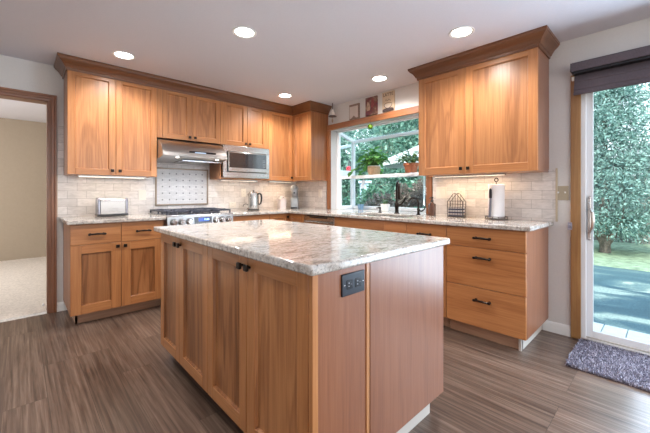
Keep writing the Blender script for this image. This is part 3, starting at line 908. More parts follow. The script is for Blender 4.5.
# corner wall cabinet (L-shaped)
BXE = -0.714
c = thing('corner_wall_cabinet', 'L-shaped cherry corner wall cabinet above the coffee machine', 'wall cabinet', (0, 0, 0))
L_ = [(-0.744, -0.012), (-0.744, -UD + 0.021), (-UD + 0.021, -UD + 0.021), (-UD + 0.021, BXE), (-0.012, BXE), (-0.012, -0.012)]
obj('cabinet_body', MB().prism(L_, 'z', Z_UP, UZ1), WV, c)
obj('end_panel', MB().box(-UD + 0.0205, -0.001, BXE - 0.014, BXE, Z_UP, UZ1), WSIDE, c, bevel=0.001)
door(c, -0.742, -UD - 0.002, Z_UP, UZ1, -UD, (-UD - 0.03, Z_UP + 0.045))
pv = thing('corner_pivot', '', '')       # second door faces the other way
pv.rotation_euler = (0, 0, R90)
pv.parent = c
d2 = door(pv, UD + 0.002, -BXE + 0.014, Z_UP, UZ1, -UD, None)
# bake the pivot away so that the door is a direct part of the cabinet
for o in [d2] + list(d2.children):
    o.data.transform(Matrix.Rotation(R90, 4, 'Z'))
d2.parent = c
bpy.data.objects.remove(pv)

# --- wall cabinet by the patio door
y0b, y1b = -2.362, -3.380
c = thing('wall_cabinet', 'wide two-door cherry wall cabinet above the paper towels', 'wall cabinet', (0, y0b, 0), R90)
wd = y0b - y1b
carcass(c, wd, Z_UP, UZ1, UD, ends=(WV, WEND), back=0.0)
ms = 0.462
door(c, G, ms - G, Z_UP, UZ1, -UD, (ms - 0.032, Z_UP + 0.045), fw=0.066)
door(c, ms + G, wd - G, Z_UP, UZ1, -UD, (ms + 0.032, Z_UP + 0.045), fw=0.066)

# crown mouldings
CP = [(0.0, 2.262), (0.010, 2.262), (0.012, 2.282), (0.020, 2.287), (0.026, 2.300), (0.040, 2.322), (0.060, 2.340), (0.066, 2.346), (0.068, 2.352), (0.074, 2.356), (0.075, CZ), (0.0, CZ)]
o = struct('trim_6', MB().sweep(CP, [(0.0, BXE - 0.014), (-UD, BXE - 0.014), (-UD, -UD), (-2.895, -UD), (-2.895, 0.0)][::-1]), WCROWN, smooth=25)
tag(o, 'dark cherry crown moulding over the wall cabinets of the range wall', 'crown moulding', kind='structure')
o = struct('trim_7', MB().sweep(CP, [(0.0, y1b), (-UD, y1b), (-UD, y0b), (0.0, y0b)][::-1]), WCROWN if False else wood('cherry_crown_y', 'y', (0.205, 0.078, 0.028), (0.155, 0.056, 0.020), (0.10, 0.035, 0.012), rnd=0.04), smooth=25)  # same cherry darkened for grazing light, grain along y
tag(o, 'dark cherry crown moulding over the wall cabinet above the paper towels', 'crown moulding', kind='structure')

# --- base cabinets on the range wall
BZ0, BZ1 = 0.105, 0.880
x0, x1 = -2.899, -2.150
wd = x1 - x0
c = thing('base_cabinet', 'cherry base cabinet with two drawers over two doors under the toaster', 'base cabinet', (x0, 0, 0))
carcass(c, wd, BZ0, BZ1, BD, toe=(0.045, wd, -0.50))
ms = -2.528 - x0
ZD = 0.700
drawer(c, G, ms - G, ZD + G, BZ1 - 0.006, -BD)
drawer(c, ms + G, wd - 0.02, ZD + G, BZ1 - 0.006, -BD)
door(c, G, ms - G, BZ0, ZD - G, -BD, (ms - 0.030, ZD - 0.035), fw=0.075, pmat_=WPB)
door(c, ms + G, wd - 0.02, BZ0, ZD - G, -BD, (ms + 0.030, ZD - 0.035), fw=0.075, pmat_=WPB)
x0, x1 = -1.435, -0.915
wd = x1 - x0
c = thing('base_cabinet', 'cherry base cabinet below the kettle, between range and corner', 'base cabinet', (x0, 0, 0))
carcass(c, wd, BZ0, BZ1, BD, toe=(0, wd, -0.52))
drawer(c, G, wd - G, ZD + G, BZ1 - 0.006, -BD)
door(c, G, wd - G, BZ0, ZD - G, -BD, (wd - 0.04, ZD - 0.035))
# corner base
c = thing('corner_base_cabinet', 'L-shaped cherry corner base cabinet below the coffee machine', 'base cabinet', (0, 0, 0))
L_ = [(-0.914, -0.012), (-0.914, -BD + 0.021), (-BD + 0.021, -BD + 0.021), (-BD + 0.021, -0.921), (-0.012, -0.921), (-0.012, -0.012)]
obj('cabinet_body', MB().prism(L_, 'z', BZ0, BZ1), WV, c)
obj('toe_kick', MB().prism([(-0.914, -0.02), (-0.914, -0.52), (-0.52, -0.52), (-0.52, -0.921), (-0.02, -0.921), (-0.02, -0.02)], 'z', 0, BZ0), WTOE, c)
door(c, -0.912, -BD - 0.002, BZ0, BZ1 - 0.006, -BD, (-BD - 0.03, BZ1 - 0.045))
d2 = door(c, BD + 0.002, 0.919, BZ0, BZ1 - 0.006, -BD, None)
for o in [d2] + list(d2.children):
    o.data.transform(Matrix.Rotation(R90, 4, 'Z'))

# --- base run on the window wall
def yb(y): return -y
c = thing('sink_cabinet', 'long cherry sink base cabinet with false fronts below the faucets', 'base cabinet', (0, -1.462, 0), R90)
wd = 2.400 - 1.462
carcass(c, wd, BZ0, BZ1 - 0.24, BD, toe=(0, wd, -0.53), back=0.0)
obj('front_rail', MB().box(0, wd, -BD + 0.0205, -BD + 0.04, BZ0, BZ1), WV, c)
m1 = 2.150 - 1.462
drawer(c, G, m1 - G / 3, ZD + G, BZ1 - 0.006, -BD, pull=False)
drawer(c, m1 + G / 3, wd - G, ZD + G, BZ1 - 0.006, -BD, pull=False)
for a, b, kx in ((0, wd / 2, wd / 2 - 0.03), (wd / 2, wd, wd / 2 + 0.03)):
    door(c, a + G, b - G, BZ0, ZD - G, -BD, (kx, ZD - 0.035))
c = thing('base_cabinet', 'narrow cherry base cabinet with one drawer over a door, between sink and drawer stack', 'base cabinet', (0, -2.401, 0), R90)
wd = 2.786 - 2.401
carcass(c, wd, BZ0, BZ1, BD, toe=(0, wd, -0.53), back=0.0)
drawer(c, G, wd - G, ZD + G, BZ1 - 0.006, -BD)
door(c, G, wd - G, BZ0, ZD - G, -BD, (0.035, ZD - 0.035))
c = thing('drawer_base', 'three-drawer cherry base cabinet at the end of the run by the patio door', 'base cabinet', (0, -2.787, 0), R90)
wd = 3.376 - 2.787
carcass(c, wd, BZ0, BZ1, BD, ends=(WSIDE, WEND), back=0.0)
obj('toe_kick', MB().box(0, 0.545, -0.545, -0.527, 0, BZ0), WTOE, c)
obj('toe_end', MB().box(0.527, 0.545, -0.563, -0.002, 0, BZ0 + 0.0), TOEEND, c)
drawer(c, G, wd - G, 0.722, BZ1 - 0.006, -BD)
drawer(c, G, wd - G, 0.412, 0.722 - 2 * G, -BD, pz=0.645)
drawer(c, G, wd - G, BZ0, 0.412 - 2 * G, -BD, pz=0.315)

# --- dishwasher
c = thing('dishwasher', 'stainless steel dishwasher between the corner cabinet and the sink cabinet', 'dishwasher', (0, -0.923, 0), R90)
wd = 1.460 - 0.923
obj('dishwasher_tub', MB().box(0.005, wd - 0.005, -0.57, -0.02, 0.09, 0.872), DKGAP, c)
obj('toe_panel', MB().box(0.005, wd - 0.005, -0.53, -0.51, 0.0, 0.10), BLACK, c)
d = obj('dishwasher_door', MB().box(0.006, wd - 0.006, -0.605, -0.57, 0.10, 0.868), STEEL, c, bevel=0.004)
obj('door_handle', MB().tube([(0.05, -0.645, 0.80), (wd - 0.05, -0.645, 0.80)], 0.010, 10).box(0.06, 0.075, -0.645, -0.604, 0.793, 0.807).box(wd - 0.075, wd - 0.06, -0.645, -0.604, 0.793, 0.807), STEEL, d)
obj('control_strip', MB().box(0.10, wd - 0.12, -0.607, -0.604, 0.846, 0.862), BLACK, d)

# ------------------------------------------------------------------ counters
xs = [-2.925, -2.151]
o = obj('countertop', slab(xs, [-0.652, -0.001], lambda i, j: True, CT - 0.032, CT), GRANITE, bevel=0.006, seg=3)
tag(o, 'short granite countertop under the toaster', 'countertop')
xs = [-1.434, -0.650, -0.520, -0.140, -0.001]
ys = [-3.412, -2.320, -1.560, -0.650, -0.001]
def fillL(i, j):
    cx = (xs[i] + xs[i + 1]) / 2; cy = (ys[j] + ys[j + 1]) / 2
    if cx < -0.65 and cy < -0.65: return False
    if -0.52 < cx < -0.14 and -2.32 < cy < -1.56: return False
    return True
o = obj('countertop', slab(xs, ys, fillL, CT - 0.032, CT), GRANITE, bevel=0.006, seg=3)
tag(o, 'long L-shaped granite countertop with the sink, running from range to patio door wall', 'countertop')
sk = thing('kitchen_sink', 'stainless undermount sink below the window faucets', 'sink', (-0.33, -1.94, CT - 0.23))
b = MB()
a0, a1, b0, b1, zt, zb = -0.525, -0.135, -2.325, -1.555, CT - 0.033, CT - 0.22
b.add([(a0, b0, zt), (a1, b0, zt), (a1, b1, zt), (a0, b1, zt), (a0 + .015, b0 + .015, zb), (a1 - .015, b0 + .015, zb), (a1 - .015, b1 - .015, zb), (a0 + .015, b1 - .015, zb)],
      [(0, 4, 5, 1), (1, 5, 6, 2), (2, 6, 7, 3), (3, 7, 4, 0), (4, 7, 6, 5)])
so = obj('sink_basin', b, STEELY, sk, world=True, smooth=0)
s_ = so.modifiers.new('th', 'SOLIDIFY'); s_.thickness = 0.002; s_.offset = -1
obj('drain', MB().lathe([(0.045, 0), (0.045, 0.004), (0.03, 0.005), (0.02, 0.002)], 20, (-0.33, -1.94, zb)), CHROME, sk, world=True)

# ------------------------------------------------------------------ island
IX0, IX1, IY0, IY1 = -2.530, -1.572, -3.284, -1.600
bx0, bx1, by0, by1 = -2.495, -1.580, -3.247, -1.640
c = thing('kitchen_island', 'cherry kitchen island cabinet with two pairs of doors in the middle of the floor', 'island', (bx1, by1, 0), R90)
# local x = distance from the far end (y), local -y = towards the door side
wd = by1 - by0; dp = bx1 - bx0
obj('cabinet_body', MB().box(0.018, wd - 0.018, -dp + 0.021, -0.02, 0.10, CT - 0.034), WV, c)
obj('island_back', MB().box(0.0, wd - 0.02, -0.02, 0, 0.10, CT - 0.034), WEND, c)
obj('end_panel', MB().box(0.0, 0.018, -dp + 0.0205, -0.02, 0.10, CT - 0.034), WSIDE, c)
obj('end_panel', MB().box(wd - 0.018, wd - 0.004, -dp + 0.026, -0.615, 0.10, CT - 0.034), WEND, c, bevel=0.001)
obj('corner_post', MB().box(wd - 0.020, wd, -dp + 0.0, -dp + 0.026, 0.10, CT - 0.034), WV, c, bevel=0.0015)
obj('end_stile', MB().box(wd - 0.018, wd, -0.632, -0.612, 0.10, CT - 0.034), WV, c, bevel=0.0015)
obj('end_panel_wide', MB().box(wd - 0.018, wd + 0.002, -0.611, 0.0, 0.10, CT - 0.034), WEND, c, bevel=0.0015)
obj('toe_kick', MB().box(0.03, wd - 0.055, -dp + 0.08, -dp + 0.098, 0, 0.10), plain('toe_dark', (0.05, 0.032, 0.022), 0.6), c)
obj('toe_end', MB().box(wd - 0.055, wd - 0.038, -dp + 0.08, -0.07, 0, 0.10).box(0.03, wd - 0.055, -0.088, -0.07, 0, 0.1).box(0.03, 0.047, -dp + 0.08, -0.07, 0, 0.1), TOEEND, c)
ed = [0.0, 0.362, 0.770, 1.172, wd - 0.0215]
iz0, iz1 = 0.10, CT - 0.037
for k in range(4):
    kx = ed[k + 1] - 0.030 if k % 2 == 0 else ed[k] + 0.030
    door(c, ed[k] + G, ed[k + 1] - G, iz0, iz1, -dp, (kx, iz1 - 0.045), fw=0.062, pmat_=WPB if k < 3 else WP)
o = obj('island_countertop', slab([IX0, IX1], [IY0, IY1], lambda i, j: True, CT - 0.034, CT), GRANITE, bevel=0.008, seg=3)
tag(o, 'large pale granite slab topping the island', 'countertop')

# black outlet on the island end
def outlet_black():
    r = thing('power_outlet', 'black double power outlet on the end panel of the island', 'outlet', (-2.290, by0 + 0.004, 0.808))
    obj('cover_plate', MB().box(-0.064, 0.064, -0.007, 0.001, -0.041, 0.041), plain('outlet_black', (0.018, 0.024, 0.036), 0.3), r, bevel=0.003)
    for s in (-1, 1):
        k = obj('socket', MB().box(s * 0.024 - 0.017, s * 0.024 + 0.017, -0.0085, -0.006, -0.017, 0.017), plain('socket_black', (0.010, 0.012, 0.018), 0.25), r, bevel=0.002)
        obj('slot', MB().box(s * 0.024 - 0.008, s * 0.024 - 0.002, -0.0092, -0.008, 0.004, 0.008).box(s * 0.024 - 0.008, s * 0.024 - 0.002, -0.0092, -0.008, -0.008, -0.004).ball((s * 0.024 + 0.008, -0.0085, 0), 0.002), plain('slot_grey', (0.30, 0.30, 0.32), 0.4), k)
    for s in (-1, 1):
        obj('screw', MB().ball((s * 0.052, -0.007, 0), 0.003), CHROME, r)
outlet_black()

# ------------------------------------------------------------------ range
r = thing('gas_range', 'stainless slide-in gas range with six knobs below the hood', 'range', (-1.7925, 0, 0))
hw = 0.3545
obj('oven_body', MB().box(-hw, hw, -0.62, -0.014, 0.06, 0.900), STEELV, r)
obj('toe_panel', MB().box(-hw + 0.02, hw - 0.02, -0.58, -0.5, 0.0, 0.06), BLACK, r)
obj('cooktop', MB().box(-hw - 0.002, hw + 0.002, -0.655, -0.014, 0.900, 0.924), STEEL, r, bevel=0.004)
cp_ = obj('control_panel', MB().prism([(-0.620, 0.790), (-0.672, 0.800), (-0.660, 0.905), (-0.620, 0.905)], 'x', -hw, hw), brushed('panel_steel', 'x', 0.34, (1, 0.97, 0.94), 0.3), r, bevel=0.003)
fa = math.atan2(0.012, 0.105)
for i, xk in enumerate((-0.292, -0.215, -0.138, 0.150, 0.222, 0.294)):
    kb = MB().lathe([(0.030, 0.0), (0.030, 0.006), (0.026, 0.008), (0.024, 0.034), (0.020, 0.038)], 20, (xk, -0.668, 0.853), 'y')
    kb.box(xk - 0.005, xk + 0.005, -0.712, -0.704, 0.829, 0.877)
    obj('knob', kb, plain('knob_steel', (0.70, 0.68, 0.66), 0.22, 1.0) if i == 0 else bpy.data.materials['knob_steel'], cp_)
    obj('knob_ring', MB().lathe([(0.036, 0), (0.036, 0.003)], 20, (xk, -0.667, 0.853), 'y'), BLACK, cp_)
dp_ = obj('display_panel', MB().box(-0.085, 0.100, -0.672, -0.660, 0.812, 0.896), plain('display_bezel', (0.10, 0.11, 0.13), 0.2), cp_, bevel=0.002)
obj('display_screen', MB().box(-0.045, 0.070, -0.6735, -0.671, 0.848, 0.886), plain('display_blue', (0.01, 0.03, 0.16), 0.15, emit=(0.02, 0.08, 0.5), estr=0.55), dp_)
text_mesh('clock_digits', '12:00', 0.026, plain('digit_glow', (0.5, 0.8, 1), 0.4, emit=(0.4, 0.75, 1.0), estr=1.2), dp_, Matrix.Translation((0.04, -0.6742, 0.867)) @ Matrix.Rotation(PI / 2, 4, 'X'))
bt = MB()
for k in range(8):
    bt.box(-0.075 + k * 0.021, -0.062 + k * 0.021, -0.6732, -0.671, 0.822, 0.834)
obj('keypad_pattern', bt, plain('keys', (0.45, 0.47, 0.5), 0.4), dp_)
od = obj('oven_door', MB().box(-hw + 0.004, hw - 0.004, -0.655, -0.62, 0.25, 0.782), STEEL, r, bevel=0.004)
obj('oven_window', MB().box(-0.24, 0.24, -0.657, -0.654, 0.38, 0.64), BLACK, od)
obj('oven_handle', MB().tube([(-0.30, -0.705, 0.735), (0.30, -0.705, 0.735)], 0.012, 12).box(-0.27, -0.25, -0.705, -0.654, 0.727, 0.743).box(0.25, 0.27, -0.705, -0.654, 0.727, 0.743), STEEL, od)
obj('storage_drawer', MB().box(-hw + 0.004, hw - 0.004, -0.652, -0.62, 0.07, 0.24), STEEL, r, bevel=0.004)
for gx in (-0.235, 0.0, 0.235):
    g = MB(); hwg = 0.113
    z0g, z1g = 0.948, 0.964
    for xx in (-hwg, hwg - 0.014):
        g.box(gx + xx, gx + xx + 0.014, -0.615, -0.055, z0g, z1g)
    for yy in (-0.615, -0.345, -0.069):
        g.box(gx - hwg, gx + hwg, yy, yy + 0.014, z0g, z1g)
    for yy in (-0.48, -0.21):
        g.box(gx - hwg, gx - 0.030, yy - 0.006, yy + 0.006, z0g, z1g + 0.004).box(gx + 0.030, gx + hwg, yy - 0.006, yy + 0.006, z0g, z1g + 0.004)
        g.box(gx - 0.006, gx + 0.006, yy - 0.130, yy - 0.03, z0g, z1g + 0.004).box(gx - 0.006, gx + 0.006, yy + 0.03, yy + 0.13, z0g, z1g + 0.004)
    for xx in (-hwg, hwg - 0.014):
        for yy in (-0.615, -0.345, -0.069):
            g.box(gx + xx, gx + xx + 0.014, yy, yy + 0.014, 0.923, z0g)
    obj('grate', g, IRON, r, bevel=0.002)
    for yy in (-0.48, -0.21):
        obj('burner_cap', MB().lathe([(0.042, 0.0), (0.042, 0.012), (0.034, 0.014), (0.034, 0.022), (0.0, 0.024)], 20, (gx, yy, 0.922)), IRON, r)

# ------------------------------------------------------------------ range hood
r = thing('range_hood', 'curved stainless steel range hood under the cabinet above the range', 'range hood', (-1.7875, 0, 1.5))
hx0, hx1 = -2.141, -1.434
prof = [(-0.013, 1.740), (-0.285, 1.740), (-0.345, 1.722), (-0.405, 1.692), (-0.455, 1.652), (-0.490, 1.605), (-0.508, 1.575), (-0.512, 1.540), (-0.500, 1.534), (-0.40, 1.520), (-0.013, 1.500)]
obj('hood_shell', MB().prism(prof, 'x', hx0, hx1), brushed('hood_steel', 'x', 0.55, (1, 0.97, 0.94), 0.3), r, world=True, bevel=0.003, smooth=40)
# control strip tilted on the lower front
tl = Matrix.Translation((-1.735, -0.5005, 1.592)) @ Matrix.Rotation(math.atan2(0.018, 0.030), 4, 'X')
ctl = obj('control_strip', MB().box(-0.135, 0.165, -0.004, 0.004, -0.013, 0.013, M=tl), BLACK, r, world=True)
obj('hood_display', MB().box(-0.075, 0.05, -0.0052, -0.0035, -0.008, 0.008, M=tl), plain('hood_disp', (0.4, 0.5, 0.6), 0.3, emit=(0.45, 0.6, 0.8), estr=0.5), ctl, world=True)
for xx in (-1.985, -1.545):
    obj('hood_lamp', MB().lathe([(0.016, -0.004), (0.016, 0.006), (0.012, 0.008)], 20, (xx, -0.478, 1.530)), plain('hood_lamp_glow', (1, 1, 1), 0.5, emit=(1.0, 0.97, 0.92), estr=3.5) if xx < -1.9 else bpy.data.materials['hood_lamp_glow'], r, world=True)
    light('hood_spot', 'SPOT', (xx, -0.462, 1.510), 5.0, (0.88, 0.93, 1.0), target=(xx, -0.30, 0.9), spot_size=2.3, spot_blend=0.8, shadow_soft_size=0.03)
for xx in (-1.90, -1.675):
    obj('baffle_filter', MB().box(xx - 0.005, xx + 0.22, -0.40, -0.06, 1.502, 1.512), STEEL, r, world=True)

# ------------------------------------------------------------------ microwave
r = thing('microwave', 'built-in stainless microwave with a dark glass door in the trim frame beside the hood', 'microwave', (-1.088, 0, 1.34))
mx0, mx1, mz0, mz1 = -1.412, -0.752, 1.338, 1.738
obj('microwave_body', MB().box(mx0 + 0.03, mx1 - 0.03, -0.345, -0.03, mz0 + 0.02, mz1 - 0.02), DKGAP, r, world=True)
tf = MB()
tf.box(mx0, mx1, -0.362, -0.334, mz1 - 0.075, mz1).box(mx0, mx1, -0.362, -0.334, mz0, mz0 + 0.070)
tf.box(mx0, mx0 + 0.050, -0.362, -0.334, mz0 + 0.070, mz1 - 0.075).box(mx1 - 0.050, mx1, -0.362, -0.334, mz0 + 0.070, mz1 - 0.075)
obj('trim_frame', tf, STEEL, r, world=True, bevel=0.003)
dr = MB().box(mx0 + 0.056, mx1 - 0.056, -0.385, -0.334, mz0 + 0.076, mz1 - 0.081)
dr = obj('microwave_door', dr, STEEL, r, world=True, bevel=0.005)
obj('door_window', MB().box(mx0 + 0.068, mx1 - 0.066, -0.3885, -0.384, mz0 + 0.124, mz1 - 0.092), plain('dark_glass', (0.02, 0.024, 0.03), 0.06, coat=1.0), dr, world=True, bevel=0.001)
kp = MB()
for i in range(5):
    for j in range(3):
        kp.box(mx1 - 0.118 + j * 0.014, mx1 - 0.110 + j * 0.014, -0.3892, -0.388, mz0 + 0.140 + i * 0.022, mz0 + 0.150 + i * 0.022)
obj('keypad_pattern', kp, plain('keypad_grey', (0.22, 0.25, 0.28), 0.4), dr, world=True)
obj('badge', MB().box(-1.106, -1.076, -0.3865, -0.384, mz0 + 0.096, mz0 + 0.102), plain('badge', (0.15, 0.15, 0.16), 0.3), dr, world=True)

# ------------------------------------------------------------------ lights
def can(x, y, where):
    r = thing('recessed_light', where, 'ceiling light', (x, y, CZ))
    obj('trim_ring', MB().lathe([(0.070, -0.001), (0.088, -0.006), (0.092, -0.003), (0.092, 0.0)], 32), WHITE, r)
    obj('lens', MB().lathe([(0.071, -0.0012), (0.071, 0.0), ], 32), plain('lamp_lens', (1, 1, 1), 0.5, emit=(1.0, 0.96, 0.90), estr=9) if 'lamp_lens' not in bpy.data.materials else bpy.data.materials['lamp_lens'], r)
    light('can_light', 'SPOT', (x, y, CZ - 0.03), CAN_W * 4, CAN_COL, target=(x, y, 0), spot_size=math.radians(154), spot_blend=0.75, shadow_soft_size=0.06)


can(-2.531, -0.732, 'round recessed ceiling light above the toaster counter')
can(-1.959, -1.842, 'round recessed ceiling light above the range end of the island')
can(-0.756, -2.980, 'round recessed ceiling light before the cabinet with paper towels')
can(-0.400, -1.936, 'round recessed ceiling light in front of the three small pictures')
can(-0.773, -0.746, 'round recessed ceiling light at the kitchen corner above the kettle')
can(-3.215, -1.840, 'round recessed ceiling light cut off at the top edge, out over the bare floor')


def under(x0, x1, y0, y1, label, power=1.0, col=(1.0, 0.84, 0.66)):
    o = obj('under_cabinet_light', MB().box(x0, x1, y0, y1, Z_UP - 0.016, Z_UP - 0.003, 0).box(x0 + 0.01, x1 - 0.01, y0 + 0.006, y1 - 0.006, Z_UP - 0.0175, Z_UP - 0.0155, 1),
            [STEEL, plain('strip_glow', (1, 1, 1), 0.5, emit=(1.0, 0.80, 0.58), estr=1.2) if 'strip_glow' not in bpy.data.materials else bpy.data.materials['strip_glow']])
    tag(o, label, 'cabinet light')
    ln = max(x1 - x0, y1 - y0)
    light('strip_lamp', 'AREA', ((x0 + x1) / 2, (y0 + y1) / 2, Z_UP - 0.02), power * UNDER_W * ln / 0.5, col, target=((x0 + x1) / 2, (y0 + y1) / 2, 0), shape='RECTANGLE', size=max(0.02, x1 - x0), size_y=max(0.02, y1 - y0))


under(-2.80, -2.22, -0.20, -0.15, 'slim light strip under the wall cabinet above the toaster')
under(-1.36, -0.84, -0.20, -0.15, 'slim light strip under the microwave cabinet')
under(-0.64, -0.24, -0.20, -0.15, 'slim light strip under the corner wall cabinet', 1.7, (1.0, 0.72, 0.46))
under(-0.20, -0.15, -3.10, -2.45, 'slim light strip under the wall cabinet above the paper towels', 1.9, (1.0, 0.72, 0.46))

# ------------------------------------------------------------------ switches and outlets
def plate(label, loc, rz, wdt, hgt, kind, col=WPLAST, cat='outlet', name='outlet_cover'):
    r = thing(name, label, cat, loc, rz)
    obj('cover_plate', MB().box(-wdt / 2, wdt / 2, -0.006, 0.0, -hgt / 2, hgt / 2), col, r, bevel=0.002)
    if kind == 'outlet':
        for s in (-1, 1):
            k = obj('socket', MB().rbox(-0.016, 0.016, -0.0075, -0.004, s * 0.020 - 0.013, s * 0.020 + 0.013, 0.0015), WPLAST, r)
            obj('slot', MB().box(-0.007, -0.005, -0.008, -0.007, s * 0.020 - 0.004, s * 0.020 + 0.005).box(0.005, 0.007, -0.008, -0.007, s * 0.020 - 0.004, s * 0.020 + 0.005), BLACK, k)
    elif kind == 'rocker':
        obj('rocker', MB().box(-0.016, 0.016, -0.009, -0.004, -0.033, 0.033), col, r, bevel=0.002)
    elif kind == 'toggle2':
        for s in (-1, 1):
            k = obj('toggle', MB().box(s * 0.023 - 0.005, s * 0.023 + 0.005, -0.018, -0.004, -0.002, 0.012), WHITE, r, bevel=0.002)
    elif kind == 'double':
        for s in (-1, 1):
            obj('rocker', MB().box(s * 0.023 - 0.016, s * 0.023 + 0.016, -0.009, -0.004, -0.033, 0.033), col, r, bevel=0.002)
    return r


ALM = plain('almond_plate', (0.46, 0.39, 0.28), 0.35, 0.2)
plate('pale outlet cover on the tiles between toaster and mosaic panel', (-2.206, -0.012, 1.125), 0, 0.075, 0.115, 'rocker')
plate('pale outlet cover on the tiles behind the kettle', (-0.945, -0.012, 1.150), 0, 0.072, 0.115, 'outlet')
plate('pale outlet cover low on the tiles at the range corner below the microwave', (-1.110, -0.012, 0.985), 0, 0.10, 0.075, 'outlet')
plate('cream light switch on the tiles beside the garden window and coffee machine', (-0.012, -0.575, 1.140), R90, 0.075, 0.115, 'rocker', cat='light switch', name='light_switch')
plate('wide cream switch plate on the tiles above the brown soap bottle', (-0.012, -2.440, 1.150), R90, 0.118, 0.118, 'double', cat='light switch', name='light_switch')
plate('cream outlet on the tiles between napkin holder and paper towels', (-0.012, -2.650, 1.140), R90, 0.072, 0.115, 'outlet')
plate('bronze two-toggle light switch on the wall beside the oak door casing', (0.0, -3.468, 1.148), R90, 0.092, 0.115, 'toggle2', ALM, cat='light switch', name='light_switch')

# ------------------------------------------------------------------ countertop objects
# toaster
r = thing('toaster', 'wide polished chrome toaster with black base on the counter', 'toaster', (-2.531, -0.215, CT))
r.scale = (0.87, 0.90, 0.98)
TCH = plain('toaster_chrome', (0.42, 0.41, 0.40), 0.27, 1.0)
obj('toaster_base', MB().box(-0.150, 0.150, -0.088, 0.088, 0.006, 0.028), BLACK, r, bevel=0.006)
bd = MB()
pr_ = []
for k in range(9):
    a = PI / 2 * k / 8
    pr_.append((-0.052 - 0.030 * math.sin(PI / 2 - a) , 0.150 + 0.040 * math.sin(a)))
poly = [(0.082, 0.026), (0.082, 0.150)] + [(0.052 + 0.030 * math.cos(PI / 2 * k / 6), 0.150 + 0.040 * math.sin(PI / 2 * k / 6)) for k in range(1, 7)] + \
       [(-0.052 - 0.030 * math.sin(PI / 2 * k / 6), 0.150 + 0.040 * math.cos(PI / 2 * k / 6)) for k in range(0, 7)] + [(-0.082, 0.026)]
bd.prism(poly, 'x', -0.122, 0.122)
obj('toaster_body', bd, TCH, r, bevel=0.003)
for s in (-1, 1):
    q = [(p[0] * 1.04, 0.024 + (p[1] - 0.026) * 1.02) for p in poly]
    obj('end_cap', MB().prism(q, 'x', s * 0.122, s * 0.146), plain('toaster_cap', (0.30, 0.31, 0.36), 0.25, 0.9) if s < 0 else bpy.data.materials['toaster_cap'], r, bevel=0.006)
for yy in (-0.03, 0.03):
    obj('bread_slot', MB().box(-0.105, 0.105, yy - 0.014, yy + 0.014, 0.186, 0.1915), BLACK, r)
obj('lever', MB().box(0.146, 0.164, -0.014, 0.014, 0.115, 0.130), BLACK, r, bevel=0.003)
mk = MB()
mk.box(-0.045, 0.045, -0.0835, -0.082, 0.083, 0.0855).box(-0.035, 0.04, -0.0835, -0.082, 0.065, 0.0675).box(-0.04, 0.03, -0.0835, -0.082, 0.058, 0.060)
obj('logo', mk, plain('etched', (0.28, 0.27, 0.25), 0.4), r)

# kettle
r = thing('electric_kettle', 'stainless electric kettle with black handle on the counter below the microwave', 'kettle', (-0.902, -0.205, CT))
obj('kettle_base', MB().lathe([(0.078, 0.0), (0.080, 0.010), (0.074, 0.020)], 28), BLACK, r)
obj('kettle_body', MB().lathe([(0.073, 0.020), (0.075, 0.032), (0.074, 0.10), (0.071, 0.17), (0.067, 0.225), (0.064, 0.235)], 32), STEELV, r)
ld = obj('lid', MB().lathe([(0.064, 0.235), (0.056, 0.246), (0.015, 0.250)], 28), STEELV, r)
obj('lid_knob', MB().lathe([(0.006, 0.248), (0.006, 0.257), (0.013, 0.259), (0.013, 0.268), (0.006, 0.271)], 16), BLACK, ld)
dxy = Vector((0.728, -0.6855))
hp = [(0.062, 0.222), (0.085, 0.226), (0.104, 0.210), (0.109, 0.170), (0.106, 0.125), (0.096, 0.090), (0.072, 0.078)]
obj('handle', MB().tube([(dxy.x * a, dxy.y * a, z) for a, z in hp], [0.010, 0.012, 0.013, 0.013, 0.012, 0.011, 0.009], 10), BLACK, r)
obj('spout', MB().tube([(-dxy.x * a, -dxy.y * a, z) for a, z in ((0.055, 0.19), (0.066, 0.210), (0.076, 0.226))], [0.020, 0.015, 0.010], 10), STEELV, r)
pts = []
for k in range(13):
    a = -PI / 2 + 2 * PI * k / 16
    pts.append((-dxy.x * (0.105 + 0.035 * math.cos(a + 1.57)), -dxy.y * (0.105 + 0.035 * math.cos(a + 1.57)), 0.045 + 0.038 * math.sin(a + 1.57) + 0.004))
obj('power_cord', MB().tube(pts, 0.004, 6), BLACK, r)

# white canister
r = thing('white_canister', 'white lidded bottle-shaped canister on the corner counter between kettle and coffee machine', 'canister', (-0.405, -0.165, CT))
obj('canister_body', MB().rbox(-0.052, 0.052, -0.045, 0.045, 0.0, 0.148, 0.014), plain('canister_white', (0.70, 0.645, 0.64), 0.35, coat=0.2), r, bevel=0.003)
tp = MB().add([(-0.050, -0.043, 0.148), (0.050, -0.043, 0.148), (0.050, 0.043, 0.148), (-0.050, 0.043, 0.148), (-0.018, -0.016, 0.190), (0.018, -0.016, 0.190), (0.018, 0.016, 0.190), (-0.018, 0.016, 0.190)],
              [(0, 1, 5, 4), (1, 2, 6, 5), (2, 3, 7, 6), (3, 0, 4, 7), (4, 5, 6, 7), (3, 2, 1, 0)])
tp = obj('lid', tp, bpy.data.materials['canister_white'], r, bevel=0.004)
obj('lid_clasp', MB().box(-0.006, 0.006, -0.036, -0.026, 0.160, 0.176), STEEL, tp)

